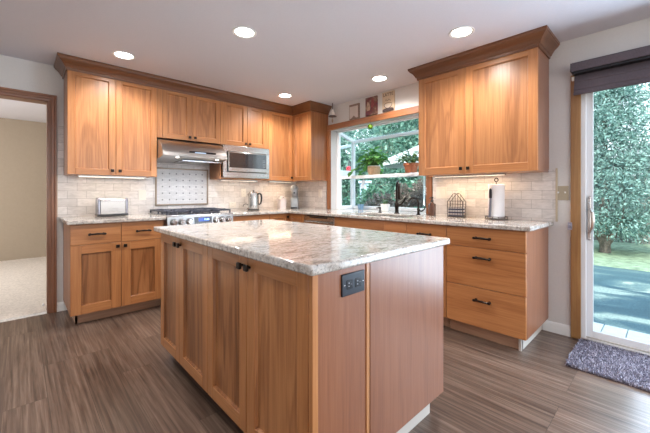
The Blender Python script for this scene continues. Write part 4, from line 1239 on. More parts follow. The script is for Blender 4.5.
# coffee machine
GRY = plain('grey_plastic', (0.34, 0.39, 0.43), 0.32, noise=0.02)
r = thing('coffee_machine', 'slim blue-grey coffee machine with a round head in the corner', 'coffee machine', (-0.185, -0.190, CT), YAW - PI / 2)
r.scale = (1.0, 1.0, 1.05)
obj('machine_body', MB().rbox(-0.056, 0.056, -0.075, 0.085, 0.0, 0.155, 0.02), GRY, r, bevel=0.006)
obj('column', MB().rbox(-0.046, 0.046, 0.0, 0.080, 0.155, 0.29, 0.02), GRY, r, bevel=0.004)
hd = obj('brew_head', MB().lathe([(0.040, 0.180), (0.046, 0.19), (0.050, 0.235), (0.050, 0.27)], 24, (0, -0.02, 0)), plain('head_silver', (0.36, 0.39, 0.43), 0.3, 0.7), r)
obj('handle_ring', MB().tube([(0.050 * math.cos(2 * PI * k / 20), -0.02, 0.285 + 0.050 * math.sin(2 * PI * k / 20)) for k in range(20)], 0.009, 8, closed=True), bpy.data.materials['head_silver'], hd)
obj('water_tank', MB().lathe([(0.036, 0.245), (0.040, 0.26), (0.040, 0.30), (0.028, 0.325)], 20, (0, 0.03, 0)), plain('tank_smoke', (0.30, 0.35, 0.40), 0.1), r)
obj('drip_tray', MB().rbox(-0.050, 0.050, -0.115, -0.075, 0.0, 0.022, 0.010), BLACK, r)
obj('button', MB().lathe([(0.012, 0), (0.012, 0.006)], 16, (0, -0.068, 0.225), 'y'), BLACK, hd)

# main faucet: dark bronze pull-down
r = thing('kitchen_faucet', 'tall dark bronze gooseneck faucet behind the sink', 'faucet', (-0.085, -1.94, CT), 0.75)
obj('faucet_base', MB().lathe([(0.030, 0), (0.030, 0.008), (0.022, 0.016), (0.021, 0.07), (0.025, 0.08), (0.025, 0.11), (0.019, 0.122), (0.016, 0.13)], 20), BRONZE, r)
sp = [(0, 0, 0.12)] + [(0, 0, 0.20 + 0.02 * k) for k in range(4)]
for k in range(0, 11):
    a = PI * k / 10
    sp.append((-0.075 + 0.075 * math.cos(a), 0.0, 0.28 + 0.082 * math.sin(a)))
sp += [(-0.152, 0, 0.245)]
nk = obj('spout', MB().tube(sp, 0.0115, 12), BRONZE, r)
obj('spray_head', MB().lathe([(0.014, 0.165), (0.017, 0.175), (0.016, 0.235), (0.0125, 0.252)], 16, (-0.152, 0, 0)), BRONZE, nk)
obj('lever', MB().tube([(0, -0.018, 0.095), (-0.004, -0.055, 0.110), (-0.006, -0.085, 0.150), (-0.006, -0.095, 0.185)], [0.012, 0.009, 0.007, 0.009], 10), BRONZE, r)
# small filter faucet
r = thing('filter_faucet', 'small dark bronze curved filter tap beside the tall faucet', 'faucet', (-0.085, -2.215, CT))
obj('faucet_base', MB().lathe([(0.022, 0), (0.022, 0.006), (0.014, 0.012), (0.013, 0.05), (0.016, 0.055), (0.010, 0.075)], 18), BRONZE, r)
sp = [(0, 0, 0.07), (0, 0.0, 0.12)]
for k in range(0, 10):
    a = PI * 0.92 * k / 9
    sp.append((-0.058 * (1 - math.cos(a)) * 0.8, 0.058 * (1 - math.cos(a)) * 0.6, 0.125 + 0.055 * math.sin(a)))
obj('spout', MB().tube(sp, 0.010, 10), BRONZE, r)
obj('lever', MB().tube([(0, -0.012, 0.045), (-0.01, -0.045, 0.040), (-0.016, -0.075, 0.058), (-0.018, -0.085, 0.072)], [0.008, 0.007, 0.006, 0.008], 8), BRONZE, r)
# deck soap pump
r = thing('soap_pump', 'short black soap pump on the sink deck before the white window pot', 'soap pump', (-0.085, -1.705, CT))
obj('pump_base', MB().lathe([(0.020, 0), (0.020, 0.008), (0.010, 0.014), (0.008, 0.05)], 16), BRONZE, r)
obj('nozzle', MB().tube([(0, 0, 0.048), (-0.012, 0, 0.062), (-0.055, 0.01, 0.056)], [0.009, 0.010, 0.006], 8).lathe([(0.014, 0.05), (0.014, 0.062), (0.008, 0.066)], 14), BRONZE, r)
# brown glass soap bottle
r = thing('soap_bottle', 'brown glass soap bottle with pump against the window casing', 'soap dispenser', (-0.135, -2.402, CT))
obj('bottle_body', MB().rbox(-0.030, 0.030, -0.030, 0.030, 0, 0.125, 0.010).lathe([(0.026, 0.125), (0.014, 0.138), (0.013, 0.15)], 16), plain('amber', (0.085, 0.030, 0.014), 0.12, coat=1.0), r, bevel=0.002)
obj('pump_head', MB().lathe([(0.015, 0.146), (0.015, 0.160), (0.005, 0.162), (0.005, 0.180), (0.013, 0.182), (0.013, 0.192)], 14).tube([(0, 0, 0.187), (-0.03, 0.004, 0.189), (-0.04, 0.006, 0.180)], 0.005, 8), BLACK, r)

# napkin holder
r = thing('napkin_holder', 'arched dark wire napkin holder on the counter', 'napkin holder', (-0.10, -2.640, CT), R90)
def arch(y):
    h0, hw2, pk = 0.150, 0.076, 0.232
    return [(-hw2, y, 0.004), (-hw2, y, h0), (-hw2 + 0.025, y, h0 + 0.030), (-0.02, y, pk - 0.010), (0, y, pk), (0.02, y, pk - 0.010), (hw2 - 0.025, y, h0 + 0.030), (hw2, y, h0), (hw2, y, 0.004)]
WIRE = plain('dark_wire', (0.075, 0.065, 0.062), 0.4, 0.6)
for yy in (-0.035, 0.035):
    g = MB().tube(arch(yy), 0.0035, 6)
    for xx, zt in ((-0.051, 0.178), (-0.026, 0.212), (0.0, 0.230), (0.026, 0.212), (0.051, 0.178)):
        g.tube([(xx, yy, 0.006), (xx, yy, zt)], 0.0018, 5)
    for zz in (0.095, 0.125, 0.155):
        g.tube([(-0.076, yy, zz), (0.076, yy, zz)], 0.0018, 5)
    obj('wire_arch', g, WIRE, r)
obj('wire_base', MB().tube([(-0.076, -0.035, 0.005), (0.076, -0.035, 0.005), (0.076, 0.035, 0.005), (-0.076, 0.035, 0.005)], 0.004, 6, closed=True).box(-0.075, 0.075, -0.034, 0.034, 0.001, 0.004), WIRE, r)
NB = plain('napkin_blue', (0.055, 0.065, 0.12), 0.9); NW = plain('napkin_white', (0.60, 0.58, 0.58), 0.9)
for k in range(3):
    nb = MB(); z = 0.006 + k * 0.031
    nb.prism([(-0.069, z), (0.060, z), (0.070, z + 0.006), (0.071, z + 0.014), (-0.069, z + 0.014)], 'y', -0.031, 0.031, 0)
    nb.prism([(-0.069, z + 0.0145), (0.068, z + 0.0145), (0.066, z + 0.026), (0.058, z + 0.030), (-0.069, z + 0.030)], 'y', -0.030, 0.030, 1)
    nb.box(-0.0692, 0.067, -0.0303, 0.0303, z + 0.020, z + 0.023, 0)
    no = obj('cloth_napkin', nb, [NB, NW], bevel=0.001)
    no.location = (-0.10, -2.640, CT); no.rotation_euler = (0, 0, R90)
    tag(no, ('folded blue and white striped napkin at the bottom of the wire holder', 'folded blue and white striped napkin in the middle of the wire holder', 'folded blue and white striped napkin on top in the wire holder')[k], 'napkin', 'napkins in the wire holder')

# paper towel holder and roll
r = thing('paper_towel_holder', 'dark metal paper towel stand with a loop finial on the counter', 'paper towel holder', (-0.132, -3.015, CT))
obj('holder_base', MB().lathe([(0.092, 0), (0.094, 0.004), (0.090, 0.008), (0.086, 0.004 + 0.004)], 36).tube([(0.090 * math.cos(2 * PI * k / 36), 0.090 * math.sin(2 * PI * k / 36), 0.026) for k in range(36)], 0.004, 6, closed=True), plain('pewter', (0.20, 0.18, 0.17), 0.35, 0.8), r)
pt = bpy.data.materials['pewter']
g = MB()
for k in range(12):
    a = 2 * PI * k / 12
    g.tube([(0.090 * math.cos(a), 0.090 * math.sin(a), 0.006), (0.090 * math.cos(a), 0.090 * math.sin(a), 0.026)], 0.0022, 5)
obj('gallery_rail', g, pt, r)
obj('pole', MB().tube([(0, 0, 0.006), (0, 0, 0.335)], 0.006, 8), pt, r)
obj('finial', MB().tube([(0.0, 0.015 * math.cos(2 * PI * k / 14), 0.350 + 0.015 * math.sin(2 * PI * k / 14)) for k in range(14)], 0.0045, 6, closed=True), BRONZE, r)
arm_a = math.atan2(-4.0674 + 3.015, -3.2103 + 0.155)
ax, ay = math.cos(arm_a + 0.9 - 1.8), math.sin(arm_a + 0.9 - 1.8)
ax, ay = -0.95, 0.306
obj('tension_arm', MB().tube([(ax * 0.090, ay * 0.090, 0.02), (ax * 0.080, ay * 0.080, 0.13), (ax * 0.074, ay * 0.074, 0.245)], [0.010, 0.009, 0.007], 8), plain('arm_steel', (0.22, 0.22, 0.27), 0.3, 0.9), r)
obj('arm_tip', MB().ball((ax * 0.076, ay * 0.076, 0.255), (0.011, 0.011, 0.020)).box(ax * 0.076 - 0.009, ax * 0.076 + 0.009, ay * 0.076 - 0.009, ay * 0.076 + 0.009, 0.19, 0.25), BLACK, r)
pr2 = obj('paper_towel_roll', MB().lathe([(0.020, 0.013), (0.063, 0.013), (0.065, 0.015), (0.065, 0.307), (0.063, 0.310), (0.020, 0.308), (0.020, 0.013)], 40, cap=False), plain('paper', (0.84, 0.84, 0.86), 0.9, noise=0.02, nscale=150))
pr2.location = (-0.132, -3.015, CT)
tag(pr2, 'white paper towel roll standing on the dark metal stand', 'paper towels')

# ------------------------------------------------------------------ wall decorations above the window
def picture(name, label, y0, y1, z0, z1, paint):
    r = thing(name, label, 'picture', (0, (y0 + y1) / 2, z0), R90)
    hw_ = (y0 - y1) / 2
    obj('canvas', MB().box(-hw_, hw_, -0.020, 0, 0, z1 - z0), paint, r, bevel=0.001)
    return r, hw_, z1 - z0


def pmat(name, stops, scale=6, axis=2):
    m, nt, b = new_mat(name)
    tc = nt.nodes.new('ShaderNodeTexCoord'); n = nt.nodes.new('ShaderNodeTexNoise'); n.inputs['Scale'].default_value = scale; n.inputs['Detail'].default_value = 3
    nt.links.new(tc.outputs['Object'], n.inputs['Vector'])
    r = ramp(nt, stops); nt.links.new(n.outputs['Fac'], r.inputs[0]); nt.links.new(r.outputs[0], b.inputs['Base Color'])
    b.inputs['Roughness'].default_value = 0.6
    return m


PZ0, PZ1_ = 2.118, 2.318
r, hw_, hh = picture('picture_panel', 'small picture with a pale centre and brown border, above the window nearest the corner', -1.150, -1.320, PZ0, 2.312, pmat('p1', [(0.3, (0.19, 0.13, 0.10)), (0.7, (0.30, 0.21, 0.16))], 14))
obj('pale_field', MB().box(-hw_ + 0.008, hw_ - 0.018, -0.0215, -0.019, 0.012, hh - 0.028), pmat('p1b', [(0.3, (0.62, 0.54, 0.48)), (0.7, (0.72, 0.65, 0.60))], 9), r)
obj('dark_motif', MB().prism([(-0.045, 0.012), (0.035, 0.012), (0.015, 0.03), (-0.005, 0.045), (-0.025, 0.028)], 'y', -0.0225, -0.021), bpy.data.materials['p1'], r)
r, hw_, hh = picture('picture_panel', 'small picture in dark reds and blues, middle of the three above the window', -1.428, -1.608, PZ0, 2.345, pmat('p2', [(0.32, (0.035, 0.035, 0.07)), (0.45, (0.20, 0.045, 0.05)), (0.55, (0.16, 0.085, 0.065)), (0.68, (0.46, 0.30, 0.21))], 13))
obj('pale_figure', MB().prism([(-0.070, 0.06), (-0.020, 0.065), (-0.01, 0.10), (-0.03, 0.16), (-0.062, 0.175)], 'y', -0.0215, -0.019), plain('p2b', (0.52, 0.38, 0.27), 0.6, noise=0.3, nscale=40), r)
obj('red_figure', MB().prism([(-0.005, 0.10), (0.030, 0.08), (0.052, 0.15), (0.035, 0.205), (0.005, 0.195)], 'y', -0.0215, -0.019), plain('p2c', (0.26, 0.06, 0.06), 0.6, noise=0.4, nscale=50), r)
r, hw_, hh = picture('picture_panel', 'small tan coffee picture with dark lettering and a cup, above the window', -1.690, -1.858, PZ0, 2.352, plain('p3', (0.62, 0.48, 0.33), 0.6, noise=0.08, nscale=20))
INK = plain('ink', (0.05, 0.03, 0.03), 0.6)
text_mesh('lettering', 'LATTE', 0.052, INK, r, Matrix.Translation((0, -0.0206, hh - 0.034)) @ Matrix.Rotation(PI / 2, 4, 'X'))
cup = [(-0.055 * math.cos(PI * k / 12), 0.085 - 0.045 * math.sin(PI * k / 12)) for k in range(13)]
cu_ = obj('cup_motif', MB().prism([(-0.058, 0.090)] + cup + [(0.058, 0.090)], 'y', -0.0215, -0.019), plain('cup_cream', (0.66, 0.56, 0.46), 0.6), r)
obj('cup_outline', MB().tube([(p[0], -0.0215, p[1]) for p in cup], 0.003, 6).tube([(-0.058 + 0.116 * k / 14, -0.0215, 0.09 + 0.014 * math.sin(PI * k / 14)) for k in range(15)], 0.0022, 6), INK, r)
obj('saucer_band', MB().prism([(-0.080, 0.0), (0.080, 0.0), (0.080, 0.030), (0.04, 0.042), (-0.04, 0.042), (-0.080, 0.032)], 'y', -0.0212, -0.019), INK, r)
obj('steam', MB().tube([(-0.04 + 0.08 * k / 12, -0.021, 0.135 + 0.01 * math.sin(k)) for k in range(13)], 0.002, 5), INK, r)

# hanging bell ornament by the corner cabinet
r = thing('hanging_ornament', 'small bell-shaped hanging ornament beside the corner wall cabinet', 'ornament', (-0.10, -0.915, CZ))
obj('hook_wire', MB().tube([(0, 0, 0), (0, 0, -0.09)], 0.004, 6), BRONZE, r)
obj('bell', MB().lathe([(0.004, -0.085), (0.010, -0.092), (0.022, -0.115), (0.034, -0.150), (0.038, -0.172)], 20), plain('bell_cream', (0.74, 0.70, 0.66), 0.5, noise=0.2, nscale=60), r)
obj('brim', MB().lathe([(0.054, -0.186), (0.056, -0.180), (0.038, -0.170)], 20), plain('brim_dark', (0.10, 0.08, 0.075), 0.5), r)
obj('clapper', MB().tube([(0, 0, -0.18), (0, 0, -0.215)], 0.004, 6).ball((0, 0, -0.24), (0.012, 0.012, 0.030)), plain('clapper_wood', (0.35, 0.22, 0.14), 0.5), r)

# green ball hanging in the window
r = thing('hanging_ball', 'small bright green ball hanging from the head casing of the garden window', 'ornament', (-0.05, -1.530, 1.998))
obj('ball', MB().ball((0, 0, -0.030), 0.032, 20, 14), plain('lime', (0.13, 0.27, 0.015), 0.35, noise=0.25, nscale=25), r)
obj('string', MB().tube([(0, 0, 0), (0, 0, 0.064), (0.012, 0, 0.070), (0.026, 0, 0.066)], 0.0015, 5), BLACK, r)

# ------------------------------------------------------------------ plants
def leaf_plant(name, label, loc, pot, leaf_n, spread, rise, lsize, mat, trailing=()):
    r = thing(name, label, 'potted plant', loc)
    pot(r)
    m = MB(); st = MB()
    z0 = pot.top
    for k in range(leaf_n):
        a = random.uniform(0, 2 * PI); rad = spread * math.sqrt(random.random()); h = z0 + rise * (0.25 + 0.75 * random.random()) * (1 - 0.45 * (rad / spread) ** 2)
        base = Vector((0.02 * math.cos(a), 0.02 * math.sin(a), z0 - 0.01)); tip = Vector((rad * math.cos(a), rad * math.sin(a), h))
        add_leaf(m, tip, a + random.uniform(-0.6, 0.6), random.uniform(-0.7, 0.5), lsize * random.uniform(0.7, 1.25))
        mid = (base + tip) / 2 + Vector((0, 0, 0.03))
        st.tube([base, mid, tip], 0.0022, 5)
    for (a, ln, drop) in trailing:
        pts = [Vector((math.cos(a) * ln * t, math.sin(a) * ln * t, z0 + 0.03 + 0.05 * math.sin(PI * min(1, t * 1.4)) - drop * t * t)) for t in (0, .2, .4, .6, .8, 1)]
        st.tube(pts, 0.003, 5)
        for p in pts[1:]:
            add_leaf(m, p, a + random.uniform(-0.9, 0.9), random.uniform(-0.9, -0.2), lsize)
    obj('foliage', m, mat, r, smooth=0)
    obj('stems', st, plain('stem_green', (0.10, 0.20, 0.05), 0.6) if 'stem_green' not in bpy.data.materials else bpy.data.materials['stem_green'], r)
    return r


def add_leaf(m, p, az, el, s, wfac=0.42):
    d = Vector((math.cos(az) * math.cos(el), math.sin(az) * math.cos(el), math.sin(el)))
    sd = d.cross(Vector((0, 0, 1))).normalized(); up = sd.cross(d).normalized()
    P = lambda u, v, h: p + d * (u * s) + sd * (v * s * wfac) + up * (h * s)
    vs = [P(-0.1, 0, 0), P(0.25, 0.8, 0.06), P(0.6, 0.75, 0.02), P(1.0, 0, -0.16), P(0.6, -0.75, 0.02), P(0.25, -0.8, 0.06), P(0.4, 0, -0.02)]
    m.add(vs, [(0, 6, 1), (1, 6, 2), (2, 6, 3), (3, 6, 4), (4, 6, 5), (5, 6, 0)])


LEAF1 = leafmat('pothos_leaf', (0.03, 0.15, 0.03), (0.20, 0.46, 0.10), 0.35)
LEAF2 = leafmat('jade_leaf', (0.025, 0.09, 0.05), (0.15, 0.29, 0.17), 0.3)
SOIL = plain('soil', (0.03, 0.02, 0.015), 0.95)
SHELF_Z = 1.389


def pot_wicker(r):
    pm = obj('pot', MB().lathe([(0.070, 0), (0.082, 0.03), (0.088, 0.09), (0.086, 0.118), (0.078, 0.118), (0.076, 0.10)], 28), plain('wicker_tan', (0.62, 0.40, 0.24), 0.7, noise=0.15, nscale=70), r)
    obj('pot_rim', MB().tube([(0.083 * math.cos(2 * PI * k / 28), 0.083 * math.sin(2 * PI * k / 28), 0.118) for k in range(28)], 0.006, 6, closed=True), CERAM, pm)
    obj('soil', MB().lathe([(0.078, 0.104), (0.0, 0.108)], 20), SOIL, r)
pot_wicker.top = 0.118
leaf_plant('pothos_plant', 'leafy green trailing plant in a tan pot on the window shelf', (0.27, -1.335, SHELF_Z), pot_wicker, 85, 0.155, 0.25, 0.105, LEAF1, trailing=((2.2, 0.30, 0.10), (2.6, 0.24, 0.06), (0.3, 0.22, 0.08), (1.5, 0.26, 0.12)))


def pot_terra(r):
    pm = obj('pot', MB().lathe([(0.066, 0), (0.082, 0.090), (0.080, 0.092)], 28), plain('terracotta', (0.50, 0.16, 0.075), 0.75, noise=0.1, nscale=30), r)
    obj('pot_rim', MB().lathe([(0.088, 0.088), (0.092, 0.092), (0.092, 0.120), (0.082, 0.122), (0.080, 0.108)], 28), bpy.data.materials['terracotta'], pm)
    obj('soil', MB().lathe([(0.082, 0.106), (0.0, 0.110)], 20), SOIL, r)
pot_terra.top = 0.120
leaf_plant('jade_plant', 'small-leaved bushy plant in a terracotta pot on the window shelf', (0.27, -1.905, SHELF_Z), pot_terra, 130, 0.175, 0.17, 0.048, LEAF2, trailing=((2.0, 0.2, 0.02), (5.0, 0.18, 0.03), (3.6, 0.2, 0.02)))


def pot_white(r):
    obj('pot', MB().lathe([(0.050, 0), (0.060, 0.05), (0.064, 0.09), (0.058, 0.09), (0.054, 0.07)], 24), CERAM, r)
    obj('soil', MB().lathe([(0.056, 0.076), (0.0, 0.08)], 16), SOIL, r)
pot_white.top = 0.085
leaf_plant('succulent', 'little seedling in a white pot on the granite window sill behind the faucet', (0.27, -1.520, CT), pot_white, 12, 0.05, 0.10, 0.03, LEAF2)
# white orchid on the sill
r = thing('orchid', 'white orchid stem leaning in the lower corner of the garden window', 'flower', (0.33, -1.05, CT))
obj('pot', MB().lathe([(0.035, 0), (0.045, 0.06), (0.047, 0.075), (0.04, 0.075)], 18), plain('pot_blue', (0.16, 0.28, 0.42), 0.3), r)
obj('stem', MB().tube([(0, 0, 0.06), (0.01, -0.01, 0.20), (0.02, -0.02, 0.32), (0.0, -0.06, 0.385)], 0.004, 6), plain('orchid_stem', (0.10, 0.20, 0.16), 0.6), r)
for (px, py, pz) in ((0.0, -0.06, 0.385), (0.018, -0.025, 0.335)):
    m = MB()
    for k in range(5):
        a = 2 * PI * k / 5
        m.ball((px - 0.008, py + 0.020 * math.cos(a), pz + 0.020 * math.sin(a)), (0.006, 0.018, 0.018), 10, 6)
    obj('blossom', m, plain('petal', (0.88, 0.88, 0.92), 0.6) if 'petal' not in bpy.data.materials else bpy.data.materials['petal'], r)
m = MB()
for k in range(5):
    add_leaf(m, Vector((0, 0, 0.075)), k * 1.3, 0.5, 0.09, 0.3)
obj('foliage', m, LEAF2, r, smooth=0)

# ------------------------------------------------------------------ rug
def rug():
    rx0, rx1, ry0, ry1 = -0.575, -0.030, -4.72, -3.592
    r = thing('shag_rug', 'grey-lavender shaggy rug on the floor at the patio door', 'rug', ((rx0 + rx1) / 2, (ry0 + ry1) / 2, 0))
    m, nt, b = new_mat('rug_pile')
    g = nt.nodes.new('ShaderNodeNewGeometry')
    rr = ramp(nt, [(0.0, (0.16, 0.15, 0.20)), (0.5, (0.36, 0.34, 0.41)), (1.0, (0.60, 0.58, 0.66))])
    nt.links.new(g.outputs['Random Per Island'], rr.inputs[0]); nt.links.new(rr.outputs[0], b.inputs['Base Color'])
    b.inputs['Roughness'].default_value = 0.9
    obj('rug_backing', MB().box(rx0 + 0.005, rx1 - 0.005, ry0 + 0.005, ry1 - 0.005, 0.0, 0.008), plain('rug_back', (0.13, 0.115, 0.14), 0.95), r, world=True)
    n = 26000
    px = rng.uniform(rx0, rx1, n); py = rng.uniform(ry0, ry1, n)
    az = rng.uniform(0, 2 * PI, n); ln = rng.uniform(0.014, 0.026, n); lean = rng.uniform(0.1, 0.75, n); wd_ = rng.uniform(0.0025, 0.0045, n)
    cl = np.stack([px, py, np.full(n, 0.006)], 1)
    d = np.stack([np.cos(az) * np.sin(lean), np.sin(az) * np.sin(lean), np.cos(lean)], 1)
    s = np.stack([-np.sin(az), np.cos(az), np.zeros(n)], 1) * wd_[:, None]
    a = cl - s; b2 = cl + s; c2 = cl + d * ln[:, None] * 0.6 + s * 0.9; e2 = cl + d * ln[:, None] * 0.6 - s * 0.9
    t2 = cl + d * ln[:, None]
    t2[:, 2] -= ln * 0.1
    V = np.stack([a, b2, c2, e2, t2], 1).reshape(-1, 3)
    L = np.array(r.location)
    V = V - L
    V[:, 2] = np.maximum(V[:, 2], 0.001)
    k = np.arange(n)[:, None] * 5
    F = [tuple(q) for q in (k + np.array([0, 1, 2, 3])).tolist()] + [tuple(q) for q in (k + np.array([3, 2, 4])).tolist()]
    me = bpy.data.meshes.new('rug_pile'); me.from_pydata(V.tolist(), [], F); me.materials.append(m)
    o = bpy.data.objects.new('rug_pile', me); COL.objects.link(o); o.parent = r; o['kind'] = 'stuff'
rug()

# ------------------------------------------------------------------ garden
GZ = -0.30
def ground_mat():
    m, nt, b = new_mat('wet_patio')
    L = nt.links.new
    tc = nt.nodes.new('ShaderNodeTexCoord')
    n1 = nt.nodes.new('ShaderNodeTexNoise'); n1.inputs['Scale'].default_value = 1.0; n1.inputs['Detail'].default_value = 5; n1.inputs['Distortion'].default_value = 1.2
    mp = nt.nodes.new('ShaderNodeMapping'); mp.inputs['Scale'].default_value = (1.5, 0.6, 1)
    L(tc.outputs['Object'], mp.inputs[0]); L(mp.outputs[0], n1.inputs['Vector'])
    r = ramp(nt, [(0.36, (0.045, 0.095, 0.115)), (0.50, (0.075, 0.14, 0.16)), (0.57, (0.15, 0.22, 0.21)), (0.64, (0.48, 0.52, 0.42))])
    L(n1.outputs['Fac'], r.inputs[0])
    n2 = nt.nodes.new('ShaderNodeTexNoise'); n2.inputs['Scale'].default_value = 40; n2.inputs['Detail'].default_value = 4
    L(tc.outputs['Object'], n2.inputs['Vector'])
    r2 = ramp(nt, [(0.35, (0.72, 0.74, 0.76)), (0.65, (1.25, 1.25, 1.22))]); L(n2.outputs['Fac'], r2.inputs[0])
    x = mixrgb(nt, 'MULTIPLY', 0.8); L(r.outputs[0], x.inputs[6]); L(r2.outputs[0], x.inputs[7])
    L(x.outputs[2], b.inputs['Base Color']); b.inputs['Roughness'].default_value = 0.6
    return m


struct('patio_ground', MB().box(0.14, 5.2, -14, 12, GZ - 0.1, GZ), ground_mat())
struct('lawn_ground', MB().box(5.2, 30, -22, 30, GZ - 0.1, GZ + 0.01), plain('lawn', (0.26, 0.34, 0.22), 0.9, noise=0.4, nscale=7))
# deck boards outside the door
dk = thing('patio_deck', 'white painted board deck right outside the patio door', 'deck', (0.35, -4.6, GZ))
DKM = plain('deck_white', (0.80, 0.80, 0.79), 0.55, noise=0.06, nscale=12)
yy = -3.35
while yy > -5.9:
    obj('deck_board', MB().box(WT + 0.03, 0.66, yy - 0.150, yy, -0.085, -0.045), DKM, dk, world=True, bevel=0.003)
    yy -= 0.158
obj('deck_frame', MB().box(WT + 0.03, 0.64, -5.85, -3.37, GZ, -0.09), plain('deck_under', (0.12, 0.10, 0.09), 0.8), dk, world=True)

# fence behind the hedge
fe = thing('board_fence', 'weathered dark board fence running behind the hedge trees', 'fence', (9.6, 0, GZ))
pm = MB()
yy = -11.0
while yy < 12.0:
    pm.box(9.6, 9.625, yy, yy + 0.135, GZ, GZ + 1.95)
    yy += 0.142
obj('fence_boards', pm, plain('fence_wood', (0.20, 0.20, 0.185), 0.85, noise=0.3, nscale=8), fe, world=True)
obj('fence_rail', MB().box(9.625, 9.66, -11, 12, GZ + 0.3, GZ + 0.4).box(9.625, 9.66, -11, 12, GZ + 1.5, GZ + 1.6), bpy.data.materials['fence_wood'], fe, world=True)


def foliage_mesh(blobs, n, lsize, flat=0.5):
    """n leaf sprays spread over the surfaces of ellipsoid blobs ((x,y,z),(rx,ry,rz))"""
    w_ = np.array([b[1][0] * b[1][2] for b in blobs]); w_ = w_ / w_.sum()
    pick = rng.choice(len(blobs), n, p=w_)
    C = np.array([b[0] for b in blobs])[pick]; R = np.array([b[1] for b in blobs])[pick]
    d = rng.normal(size=(n, 3)); d /= np.linalg.norm(d, axis=1)[:, None]
    rr = rng.uniform(0.40, 1.08, n)[:, None]
    P = C + d * R * rr
    # spray direction: outward and drooping
    t = d + rng.normal(size=(n, 3)) * 0.6; t[:, 2] -= 0.25; t /= np.linalg.norm(t, axis=1)[:, None]
    u = np.cross(t, rng.normal(size=(n, 3))); u /= np.linalg.norm(u, axis=1)[:, None]
    s = lsize * rng.uniform(0.6, 1.4, n)[:, None]
    a = P - t * s * 0.5; b_ = P + u * s * flat * 0.5; c_ = P + t * s * 0.6; e_ = P - u * s * flat * 0.5
    V = np.stack([a, b_, c_, e_], 1).reshape(-1, 3)
    F = (np.arange(n)[:, None] * 4 + np.arange(4)).tolist()
    return V, F


def tree(name, label, cat, base, blobs, n, lsize, mat, trunk, group=None, flat=0.5, bark=None):
    r = thing(name, label, cat, base, group=group)
    V, F = foliage_mesh(blobs, n, lsize, flat)
    me = bpy.data.meshes.new('foliage'); me.from_pydata(V.tolist(), [], F); me.materials.append(mat)
    o = bpy.data.objects.new('foliage', me); COL.objects.link(o); o.parent = r
    m = MB()
    for pts, rad in trunk:
        m.tube(pts, rad, 8)
    obj('trunk', m, bark or BARK, r)
    return r


BARK = plain('bark', (0.17, 0.135, 0.11), 0.9, noise=0.4, nscale=20)
CONI = leafmat('conifer_spray', (0.035, 0.105, 0.09), (0.36, 0.56, 0.49), 0.2)
BROAD = leafmat('broad_leaf', (0.04, 0.14, 0.10), (0.32, 0.54, 0.42), 0.3)
BUSHG = leafmat('bush_leaf', (0.03, 0.11, 0.08), (0.17, 0.36, 0.22), 0.3)
BUSHR = leafmat('russet_leaf', (0.10, 0.08, 0.06), (0.32, 0.26, 0.22), 0.3)


def hedge_tree(x, y, h, w_, label, n=15000, ls=0.105):
    bl = []
    nl = 9
    for i in range(nl):
        f_ = i / (nl - 1)
        z = 0.85 + (h - 1.0) * f_
        rad = w_ * (1 - 0.55 * f_)
        for k in range(5 if f_ < 0.8 else 2):
            a = 2 * PI * k / 5 + i * 1.1
            bl.append(((rad * 0.62 * math.cos(a) + random.uniform(-.1, .1), rad * 0.62 * math.sin(a) + random.uniform(-.1, .1), z + random.uniform(-.15, .15)), (rad * 0.55, rad * 0.55, h / nl * 0.75)))
    tree('hedge_conifer', label, 'tree', (x, y, GZ), bl, n, ls, CONI,
         [([(0, 0, 0), (0.02, 0.03, h * 0.5), (0, 0, h * 0.92)], [0.11, 0.07, 0.02]), ([(0, 0, 0.1), (0.1, 0.28, 0.7), (0.15, 0.4, 1.3)], [0.06, 0.05, 0.03]), ([(0, 0, 0.1), (-0.05, -0.26, 0.7), (-0.1, -0.4, 1.3)], [0.06, 0.05, 0.03])], 'hedge trees along the fence', flat=0.42)


HL = 'dense blue-green conifer in the hedge beyond the patio door'
hedge_tree(7.1, -3.00, 5.2, 1.1, 'dense conifer seen through the door glass just beside the door handle', 46000, 0.066)
hedge_tree(7.1, -5.62, 5.4, 1.1, 'dense conifer at the outer edge of the view through the patio door')
hedge_tree(7.1, -0.38, 5.0, 1.1, 'dense hedge conifer next along the fence towards the garden window')
hedge_tree(7.1, -8.40, 5.2, 1.05, 'dense hedge conifer past the outer edge of the door view')
hedge_tree(11.4, -4.4, 7.0, 1.35, 'taller conifer behind the fence filling the gap between two hedge trees')
hedge_tree(11.4, -1.1, 7.0, 1.35, 'taller conifer behind the fence towards the garden umbrella')


def blobs_round(rx, rz, zc, k=14):
    out = []
    for i in range(k):
        a = random.uniform(0, 2 * PI); e = random.uniform(-0.7, 1.0)
        out.append(((rx * 0.6 * math.cos(a) * math.cos(e), rx * 0.6 * math.sin(a) * math.cos(e), zc + rz * 0.6 * math.sin(e)), (rx * random.uniform(0.32, 0.5), rx * random.uniform(0.32, 0.5), rz * random.uniform(0.28, 0.42))))
    return out


def broad_tree(x, y, h, w_, label, n=9000, ls=0.15, mat=None):
    tree('garden_tree', label, 'tree', (x, y, GZ), blobs_round(w_, h * 0.52, h * 0.50, 18), n, ls, mat or BROAD,
         [([(0, 0, 0), (0.05, 0, h * 0.3), (0, 0.1, h * 0.65)], [0.14, 0.1, 0.04]), ([(0.03, 0, h * 0.3), (0.5, 0.4, h * 0.6)], [0.07, 0.03]), ([(0.03, 0, h * 0.3), (-0.5, -0.3, h * 0.62)], [0.07, 0.03])], 'leafy trees beyond the garden window', flat=0.55)


